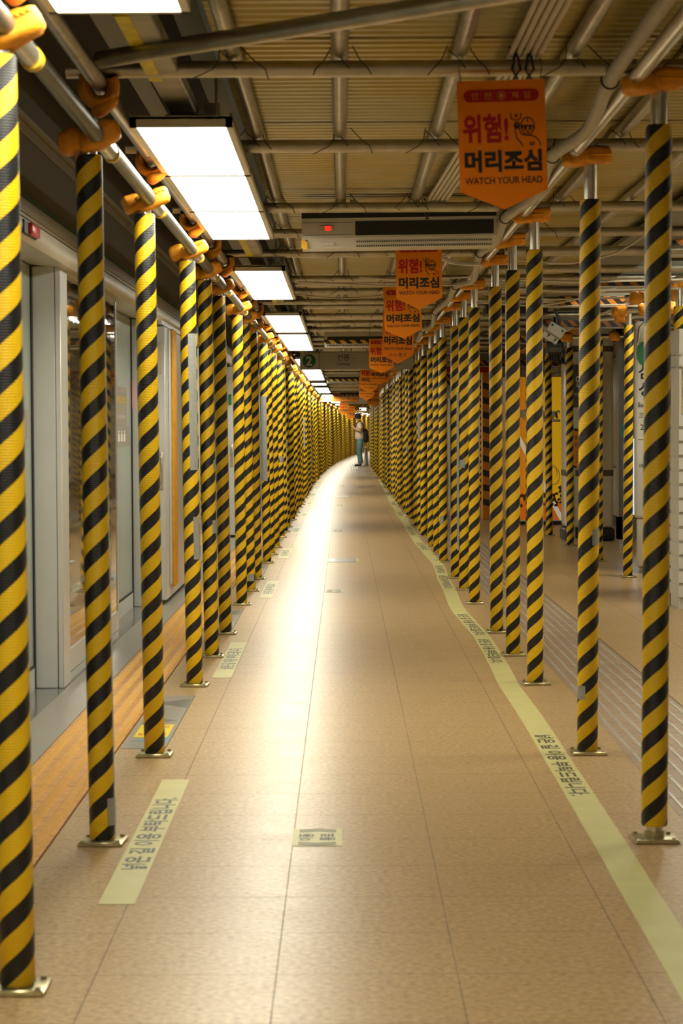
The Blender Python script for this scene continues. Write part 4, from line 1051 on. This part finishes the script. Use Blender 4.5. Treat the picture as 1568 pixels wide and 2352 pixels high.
# station name stand
t = thing('station_name_stand', 'cream upright stand with vertical station name behind the outer right post', 'sign', (2.42, 17.75, 0))
g = G(); g.box(0, .27, 0, .10, .46, 2.10, 0, .03, 4); obj('sign_body', g, M_WHITE, t)
g = G(); g.box(.02, .25, .02, .09, .05, .46, 0, .02, 3); obj('leg', g, M_CREAM, t)
obj('foot', G().box(.04, .23, .02, .09, 0, .05), M_STEEL, t, smooth=False)
obj('chrome_rim', G().tube([(0.02, -.01, 1.9), (0.035, -.012, 2.05), (.08, -.012, 2.1)], .008, 8), M_STEEL2, t)
g = G(); R = .07; ring = [(.06 + R * .7 * math.cos(2 * PI * k / 28), -.004, 1.83 + R * 1.4 * math.sin(2 * PI * k / 28)) for k in range(28)]; g.add(ring, [tuple(range(28))]); obj('line_badge', g, M_LINE2, t, smooth=False)
g = G(); add_text(g, '삼', .12, .12, (.085, -.004, 1.68), (1, 0, 0), (0, 0, 1), .02); add_text(g, '성', .12, .12, (.085, -.004, 1.535), (1, 0, 0), (0, 0, 1), .02)
add_text(g, 'Samseong', .2, .05, (.12, -.004, 1.40), (1, 0, 0), (0, 0, 1)); add_text(g, '三成', .10, .045, (.08, -.004, 1.32), (1, 0, 0), (0, 0, 1)); add_text(g, '219', .1, .045, (.09, -.004, 1.22), (1, 0, 0), (0, 0, 1))
add_text(g, '선릉 ← → 종합운동장', .2, .03, (.13, -.004, .9), (1, 0, 0), (0, 0, 1)); g.box(.02, .25, -.004, -.001, 1.115, 1.118); letter_obj(g, M_CINNA, t)
# grey cabinet and slatted stand on the right edge
t = thing('grey_cabinet', 'grey-green metal cabinet behind the nearest right post', 'cabinet', (2.385, 15.6, 0))
obj('body', G().box(0, .55, 0, .5, .05, 1.61, 0, .006, 1), mat('cabinet_grey', (.20, .21, .185), .35), t)
obj('door', G().box(.01, .54, -.012, 0, .62, 1.58, 0, .004, 1), mat('cabinet_door', (.24, .25, .22), .3), t)
obj('drawer', G().box(.01, .54, -.012, 0, .07, .59, 0, .004, 1), mat('cabinet_drawer', (.15, .155, .14), .35), t)
obj('plinth', G().box(.02, .53, .02, .48, 0, .05), M_BLACK, t, smooth=False)
t = thing('slatted_rack', 'cream slatted display rack cut by the right picture edge', 'rack', (2.235, 14.25, 0))
g = G(); g.box(0, .03, 0, .4, 0, 1.87); g.box(.5, .53, 0, .4, 0, 1.87); g.box(0, .53, .37, .4, 0, 1.87); obj('frame', g, M_WHITE, t, smooth=False)
obj('back_panel', G().box(.02, .51, .02, .36, 0.02, 1.85), M_CREAM, t, smooth=False)
for q in range(13):
    obj('slat', G().box(-.006, .536, -.03, .38, .08 + q * .095, .155 + q * .095), M_WHITE, t, smooth=False)
obj('poster', G().box(.02, .5, -.01, .0, 1.3, 1.62), mat('rack_poster', (.55, .45, .2), .5, 0, .5, 9), t, smooth=False)
g = G()
for zz in (1.62, 1.70): g.prism([(-.03, zz), (.02, zz + .012), (.02, zz - .004)], 'y', -.02, .3)
obj('bracket', g, M_STEEL, t, smooth=False)

# vending machine
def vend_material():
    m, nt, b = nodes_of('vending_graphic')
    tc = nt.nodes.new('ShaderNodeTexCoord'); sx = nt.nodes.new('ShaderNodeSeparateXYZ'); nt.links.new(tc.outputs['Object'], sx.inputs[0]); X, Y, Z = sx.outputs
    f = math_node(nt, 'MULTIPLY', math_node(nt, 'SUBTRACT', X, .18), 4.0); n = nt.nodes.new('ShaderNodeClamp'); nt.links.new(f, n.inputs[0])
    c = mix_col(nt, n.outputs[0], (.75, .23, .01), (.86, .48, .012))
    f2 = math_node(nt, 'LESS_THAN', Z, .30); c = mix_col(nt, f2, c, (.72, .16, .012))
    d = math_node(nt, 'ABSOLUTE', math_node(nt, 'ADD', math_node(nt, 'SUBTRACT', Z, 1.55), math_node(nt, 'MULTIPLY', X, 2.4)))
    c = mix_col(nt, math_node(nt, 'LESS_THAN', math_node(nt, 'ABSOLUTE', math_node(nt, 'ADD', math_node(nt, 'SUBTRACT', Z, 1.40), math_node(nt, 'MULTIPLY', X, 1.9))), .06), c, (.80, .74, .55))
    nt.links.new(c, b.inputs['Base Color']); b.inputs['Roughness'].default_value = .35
    nt.links.new(c, b.inputs['Emission Color']); b.inputs['Emission Strength'].default_value = 0.28   # faint glow added to brighten the front print
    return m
t = thing('vending_machine', 'yellow and orange drinks vending machine with coffee beans printed on its front', 'vending machine', (2.05, 27.0, 0))
obj('body', G().box(0, .74, .02, .65, .05, 1.88, 0, .008, 1), mat('vending_side', (.62, .30, .03), .4), t)
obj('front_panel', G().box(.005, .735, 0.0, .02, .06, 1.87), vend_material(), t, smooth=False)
obj('edge_trim', G().box(.733, .742, -.006, .02, .05, 1.88).box(0, .74, -.006, .02, .045, .06), M_STICKW, t, smooth=False)
obj('plinth', G().box(.01, .73, .01, .63, 0, .05), M_BLACK, t, smooth=False)
g = G(); rr = random.Random(5)
for q in range(90):
    bx = .06 + .66 * rr.random(); bz = .24 + .26 * rr.random() * (0.35 + .65 * abs(bx - .32) / .4)
    a = rr.random() * PI
    g.blob((bx, -.002, bz), (.026, .006, .017), 1, q, 0.0, Matrix.Rotation(a, 3, 'Y'), 12, 6)
obj('bean_print', g, mat('coffee_bean', (.17, .062, .02), .3, 0, .5, 30), t)
g = G()
g.tube([(.60 + .07 * math.cos(a), -.002, .62 + .11 * math.sin(a)) for a in [2 * PI * k / 24 for k in range(25)]], .006, 6)
g.tube([(.60 + .04 * math.cos(a), -.002, .60 + .16 * math.sin(a)) for a in [PI * k / 16 for k in range(17)]], .005, 6)
obj('cup_print', g, mat('cup_cream', (.85, .68, .25), .4), t)
for (m_, dx, dz, yy) in ((M_CINNA, .006, -.006, -.002), (M_STICKW, 0, 0, -.004)):
    g = G(); add_text(g, '커피', .25, .14, (.25 + dx, yy, 1.40 + dz), (1, 0, 0), (0, 0, 1), .06); add_text(g, '한잔', .28, .14, (.55 + dx, yy, 1.38 + dz), (1, 0, 0), (0, 0, 1), .06); letter_obj(g, m_, t)
t = thing('promotion_stand', 'slim red and white promotion stand left of the vending machine', 'stand', (1.985, 28.2, 0))
obj('panel', G().box(0, .075, 0, .03, .06, .64), mat('stand_red', (.55, .02, .015), .5), t, smooth=False)
obj('white_label', G().box(.012, .066, -.004, 0, .34, .56), M_STICKW, t, smooth=False); obj('yellow_label', G().box(.012, .066, -.004, 0, .24, .33), M_STICKY, t, smooth=False)
g = G(); add_text(g, '할인', .045, .06, (.039, -.007, .50), (1, 0, 0), (0, 0, 1), .02); add_text(g, '행사', .045, .06, (.039, -.007, .41), (1, 0, 0), (0, 0, 1), .02); letter_obj(g, M_RED, t)
obj('foot', G().box(-.01, .085, -.04, .08, 0, .06), M_STEEL, t, smooth=False)
# padded column
t = thing('padded_pillar', 'square orange pillar guard with black dashes and a red cap, between the fifth and sixth right posts', 'pillar guard', (1.86, 28.7, 0))
obj('padding', G().box(0, .125, 0, .3, 0, 1.98, 0, .006, 1), mat('pad_orange', (.68, .25, .012), .5), t)
for q in range(9):
    zz = .17 + q * .195
    obj('black_dash', G().add([(.004, -.002, zz + .03), (.11, -.002, zz), (.11, -.002, zz + .085), (.004, -.002, zz + .115)], [(0, 1, 2, 3)]), M_BLACK, t, smooth=False)
obj('cap', G().box(-.05, .2, -.03, .33, 1.98, 2.05), M_RED, t, smooth=False)
t = thing('padded_beam_end', 'red-capped hazard striped beam end glimpsed between the eighth and ninth right posts', 'beam guard', (1.48, 33, 0))
obj('padding', G().box(0, .25, 0, .1, 1.90, 2.10), M_HAZ, t, smooth=False); obj('cap', G().box(-.01, .26, -.02, .12, 2.10, 2.18), M_RED, t, smooth=False); obj('hanger', G().tube([(.12, .05, 2.18), (.12, .05, 2.34)], .01, 8), M_STEEL, t)
# longitudinal grey beam
g = G(); g.box(1.66, 1.86, 2, 60, 2.29, 2.62); g.box(1.60, 1.92, 2, 60, 2.275, 2.30); struct('trim_18', g, M_BEAMG, False)
# hazard-wrapped beams across the right bay
for q, (y, z0, h, x0, x1) in enumerate([(12.2, 2.20, .085, 1.86, 3.3), (14.9, 2.20, .082, 1.80, 3.3), (17.2, 2.20, .072, 1.74, 3.3), (20.2, 2.17, .065, 1.86, 3.3), (24.0, 2.18, .08, 1.85, 3.3), (30.0, 2.1, .08, 1.75, 3.3)]):
    t = thing('steel_beam', ['hazard striped cross beam at the right edge, nearest', 'hazard striped cross beam right of the second right post', 'hazard striped cross beam left of the second right post', 'hazard striped cross beam above the white plates', 'hazard striped cross beam beyond the white plates', 'farthest hazard striped cross beam over the right bay'][q], 'beam', (x0, y, z0))
    obj('beam_body', G().box(0, x1 - x0, .004, .12, 0.004, h + .09), M_BEAMG, t, smooth=False)
    obj('hazard_wrap', G().box(-.003, x1 - x0, 0, .004, 0, h).box(-.003, x1 - x0, 0, .12, 0, .004), M_HAZ, t, smooth=False)
    obj('flange', G().box(-.02, x1 - x0, -.02, .14, -.012, -.001), M_CREAM, t, smooth=False)
# clutter over the right bay
for q, (p0, p1) in enumerate([((2.0, 18.0, 2.12), (2.6, 17.4, 2.14)), ((2.05, 16.4, 2.10), (2.55, 16.2, 2.13)), ((2.1, 20.8, 2.1), (2.7, 20.6, 2.1)), ((2.0, 15.2, 2.13), (2.7, 15.0, 2.17))]):
    t = thing('short_tube', ['short scaffold tube with foam ends above the lightbox', 'short scaffold tube with foam ends over the station name stand', 'short scaffold tube with foam ends above the tiled column', 'short scaffold tube with foam ends beside the nearest right post'][q], 'pipe')
    obj('tube', G().tube([p0, p1], .0243, 12), M_STEEL2, t)
    for f in (.12, .5, .85):
        c = Vector(p0).lerp(Vector(p1), f); obj('coupler_cover', G().blob(c, (.055, .055, .045), .65, q + f, .3), M_FOAM, t)
t = thing('junction_box_plate', 'tilted pair of white bolted plates hanging above the vending machine', 'plate', (1.88, 19.0, 2.06)); t.rotation_euler.y = 0.55
obj('plate', G().box(-.085, .07, 0, .012, -.02, .075, 0, .006, 1), M_WHITE, t); obj('plate', G().box(-.095, .06, .03, .042, -.085, .015, 0, .006, 1), M_WHITE, t)
g = G()
for (x, z) in ((-.06, .05), (.045, .05), (-.04, -.045), (.03, -.05)): g.tube([(x, -.008, z), (x, .0, z)], .010, 10)
obj('bolt', g, M_BLACK, t); obj('arm', G().tube([(.02, .03, .06), (-.03, .045, .12), (-.116, .05, .192)], .012, 8), M_BLACK, t)
t = thing('projector', 'dark hanging device with cables under the white plates', 'device', (1.94, 19.6, 1.90))
obj('case', G().box(-.075, .075, 0, .15, 0, .11, 0, .02, 3), M_SEAL, t); obj('front', G().box(-.06, .06, -.006, 0, .012, .06, 0, .003, 1), mat('device_grey', (.08, .075, .06), .3), t)
obj('bracket', G().tube([(0, .07, .1), (0, .07, .36)], .012, 8), M_BLACK, t)
g = G()
for q in range(6): g.tube([(-.05 + q * .025, .05, .0), (-.06 + q * .03, .02, -.05 - .01 * q), (.02 + q * .012, .04, -.09), (.09, .08, -.02 + .01 * q)], .007, 7)
obj('cable', g, M_STRAP, t)
for q in range(4):
    tag(obj('cable_tray_wire', G().tube([(1.0, 13.5 + q * .9, 2.15 + .012 * q), (1.5, 13.6 + q * .9, 2.138), (2.3, 13.7 + q * .9, 2.16)], .007, 8), M_PVC), 'pale cable strung across the right bay, %s from the camera' % ORD[q], 'cable')
g = G(); g.box(1.2, 1.72, 18.0, 18.4, 2.18, 2.27); tag(obj('dark_duct', g, M_BLACK, smooth=False), 'black duct box hanging in the right bay under the deck', 'duct')

# ------------------------------------------------------------------ the person far down the walkway
def skin_obj(name, verts, edges, radii, m, parent=None, sub=2):
    me = bpy.data.meshes.new(name); me.from_pydata([Vector(v) for v in verts], edges, [])
    o = bpy.data.objects.new(name, me); COL.objects.link(o)
    sm = o.modifiers.new('s', 'SKIN'); sm.use_smooth_shade = True
    for i, r in enumerate(radii):
        sv = me.skin_vertices[0].data[i]; sv.radius = r if isinstance(r, tuple) else (r, r); sv.use_root = (i == 0)
    ss = o.modifiers.new('u', 'SUBSURF'); ss.levels = sub; ss.render_levels = sub
    dg = bpy.context.evaluated_depsgraph_get(); dg.update()
    new = bpy.data.meshes.new_from_object(o.evaluated_get(dg)); new.name = name
    bpy.data.objects.remove(o)
    new.materials.clear(); new.materials.append(m)
    for p in new.polygons: p.use_smooth = True
    return link(name, new, parent)
# local axes: -x is where the person faces, z up, y to the far side
PX, PY = 0.505, 72.5
V = [(0.02, 0, .95), (0.02, 0, 1.10), (0.03, 0, 1.28), (0.035, 0, 1.44), (0.015, 0, 1.53), (-0.015, 0, 1.585), (-0.045, 0, 1.65), (-0.055, 0, 1.71),
     (0.035, -.19, 1.43), (0.05, -.24, 1.19), (-0.13, -.17, 1.27), (-0.19, -.10, 1.335),
     (0.035, .19, 1.43), (0.04, .24, 1.19), (-0.13, .15, 1.27), (-0.19, .07, 1.335),
     (0.02, -.070, .90), (-0.015, -.11, .50), (0.04, -.12, .09), (-.04, -.12, .045), (-.13, -.13, .03),
     (0.02, .070, .90), (-0.0, .11, .50), (0.05, .12, .09), (-.03, .12, .045), (-.12, .13, .03)]
E = [(0, 1), (1, 2), (2, 3), (3, 4), (4, 5), (5, 6), (6, 7), (3, 8), (8, 9), (9, 10), (10, 11), (3, 12), (12, 13), (13, 14), (14, 15), (0, 16), (16, 17), (17, 18), (18, 19), (19, 20), (0, 21), (21, 22), (22, 23), (23, 24), (24, 25)]
Rr = [(.105, .085), (.105, .085), (.11, .085), (.095, .075), .055, .062, .085, .075, .06, .044, .038, .028, .06, .044, .038, .028, .065, .06, .045, .04, .03, .065, .06, .045, .04, .03]
for (yb, sgn, w0) in ((-.10, 1, 11), (.07, -1, 15)):       # palm, four bent fingers, thumb
    pi = len(V); V.append((-.225, yb * .85, 1.355)); E.append((w0, pi)); Rr.append(.026)
    for f in range(4):
        a = len(V); yo = yb * .85 + (f - 1.5) * .018
        V += [(-.262, yo, 1.362 - .004 * f), (-.292 + .004 * f, yo * .8, 1.38 - .004 * f), (-.290 + .004 * f, yo * .6, 1.400 - .004 * f)]
        E += [(pi, a), (a, a + 1), (a + 1, a + 2)]; Rr += [.0095, .0088, .0080]
    a = len(V); V += [(-.235, yb * .85 - sgn * -.03, 1.378), (-.262, yb * .85 + sgn * .035, 1.40)]; E += [(pi, a), (a, a + 1)]; Rr += [.011, .009]
body = skin_obj('person', V, E, Rr, M_SKIN)
tag(body, 'person in navy cap, pink shirt and jeans looking down at a phone', 'person')
body.location = (PX, PY, 0)
# facial features are pulled out of the head surface itself
me = body.data
for v in me.vertices:
    c = v.co
    for (p, r, d) in (((-.135, 0, 1.655), .022, (-.028, 0, -.006)), ((-.120, 0, 1.612), .020, (-.010, 0, 0)), ((-.10, 0, 1.582), .03, (-.014, 0, -.004)), ((-.04, -.085, 1.655), .022, (.006, -.018, 0)), ((-.04, .085, 1.655), .022, (.006, .018, 0)), ((-.125, -.032, 1.675), .014, (.010, 0, 0)), ((-.125, .032, 1.675), .014, (.010, 0, 0))):
        q = (c - Vector(p)).length / r
        if q < 1.6: v.co = v.co + Vector(d) * math.exp(-q * q)
shirt = skin_obj('shirt', [(0.02, 0, .85), (0.02, 0, 1.08), (0.03, 0, 1.28), (0.035, 0, 1.43), (0.02, 0, 1.50), (0.035, -.18, 1.435), (0.045, -.225, 1.30), (0.048, -.235, 1.24), (0.035, .18, 1.435), (0.045, .225, 1.30), (.045, .235, 1.24)],
                 [(0, 1), (1, 2), (2, 3), (3, 4), (3, 5), (5, 6), (6, 7), (3, 8), (8, 9), (9, 10)], [(.19, .165), (.175, .15), (.17, .14), (.145, .115), (.075, .07), .085, .078, .075, .085, .078, .075], M_SHIRT, body)
trousers = skin_obj('trousers', [(0.03, 0, 1.02), (0.03, 0, .82), (0.03, -.095, .74), (-.01, -.11, .50), (0.035, -.12, .26), (.045, -.12, .075), (.03, .095, .74), (0.005, .11, .50), (0.045, .12, .26), (.055, .12, .075)],
                    [(0, 1), (1, 2), (2, 3), (3, 4), (4, 5), (1, 6), (6, 7), (7, 8), (8, 9)], [(.12, .11), (.15, .13), .12, .098, .092, .088, .12, .098, .092, .088], M_JEANS, body)
for sy in (-1, 1):
    skin_obj('shoe', [(0.085 + .01 * (sy > 0), sy * .12, .045), (-.03, sy * .122, .045), (-.17, sy * .135, .032)], [(0, 1), (1, 2)], [(.05, .042), (.052, .046), (.045, .03)], M_SHOE, body)
g = G(); g.blob((-.035, 0, 1.705), (.108, .098, .085), 1.0, 1, .0, None, 24, 12)
g.v = [v for v in g.v]
obj('hair', g, M_HAIR, body).location = (0.012, 0, -.03)
g = G(); R_ = Matrix.Rotation(math.radians(-28), 3, 'Y')
g.blob((-.045, 0, 1.735), (.112, .10, .062), .9, 2, .0, R_, 24, 12); g.blob((-.155, 0, 1.685), (.085, .075, .010), .9, 2, 0, R_, 20, 8)
obj('cap', g, M_NAVY, body)
t = thing('backpack', 'black backpack worn on the back of the person in jeans', 'backpack', (PX + .15, PY, 0))
g = G(); g.blob((.075, 0, 1.03), (.085, .15, .235), .62, 3, .05); obj('bag', g, M_BLACK, t)
g = G(); g.blob((.145, 0, .95), (.035, .12, .13), .6, 4, .05); obj('pocket', g, mat('pocket_black', (.02, .02, .019), .6), t)
for sy in (-1, 1):
    obj('strap', G().tube([(.0, sy * .10, 1.20), (.0, sy * .11, 1.38), (-.06, sy * .115, 1.505), (-.13, sy * .12, 1.545), (-.225, sy * .12, 1.47), (-.265, sy * .13, 1.30)], .013, 8), M_BLACK, t)
t = thing('phone', 'dark phone held in both hands by the person in jeans', 'phone', (PX - .285, PY - .015, 1.40)); t.rotation_euler.y = .7
obj('case', G().box(-.075, .075, -.037, .037, -.004, .004, 0, .003, 1), M_BLACK, t); obj('screen', G().box(-.068, .068, -.032, .032, .004, .005), mat('phone_screen', (.05, .06, .07), .1), t, smooth=False)
# barrier posts behind the person
t = thing('barrier_stand', 'white leaning barrier pole behind the person in jeans', 'barrier', (0.66, 71.8, 0))
g = G(); g.tube([(0.0, 0, 0.02), (.055, 0, .69)], .017, 10); obj('pole', g, M_STICKW, t); obj('foot', G().box(-.03, .03, -.03, .03, 0, .03), M_BLACK, t, smooth=False); obj('band', G().tube([(.046, 0, .58), (.05, 0, .62)], .019, 10), M_BLACK, t)
t = thing('bollard', 'short steel bollard with a collar behind the white barrier pole', 'bollard', (0.77, 73.6, 0))
obj('post', G().tube([(0, 0, 0.0), (0, 0, .60)], .045, 16), M_STEEL2, t); obj('collar', G().tube([(0, 0, .55), (0, 0, .60)], .062, 16).tube([(0, 0, .11), (0, 0, .13)], .055, 16), M_STEEL2, t)
obj('base', G().tube([(0, 0, 0), (0, 0, .03)], .075, 16), M_STEEL, t)
# bright end lamp and hazard beams at the bend
t = thing('emergency_light', 'small white emergency light above the head of the person', 'lamp', (0.64, 76.0, 1.93))
obj('housing', G().box(-.10, .16, 0, .08, -.02, .10, 0, .01, 1), mat('emergency_white', (.9, .9, .85), .4, emis=.8), t); obj('green_face', G().box(-.09, -.03, -.01, 0, .0, .06), M_LINE2, t, smooth=False)
obj('hanger', G().tube([(.03, .04, .1), (.03, .04, .34)], .01, 8), M_STEEL, t)
for q, (y, z) in enumerate([(82, 2.13), (86, 2.05), (90, 1.97)]):
    t = thing('steel_beam', ['hazard striped beam at the bend, nearest', 'hazard striped beam at the bend, middle', 'hazard striped beam at the bend, farthest'][q], 'beam', (shift_l(y) - .35, y, z))
    obj('beam_body', G().box(0, 1.1, .01, .15, 0, .2), M_BEAMG, t, smooth=False); obj('hazard_wrap', G().box(0, 1.1, 0, .01, 0, .14), M_HAZY, t, smooth=False)
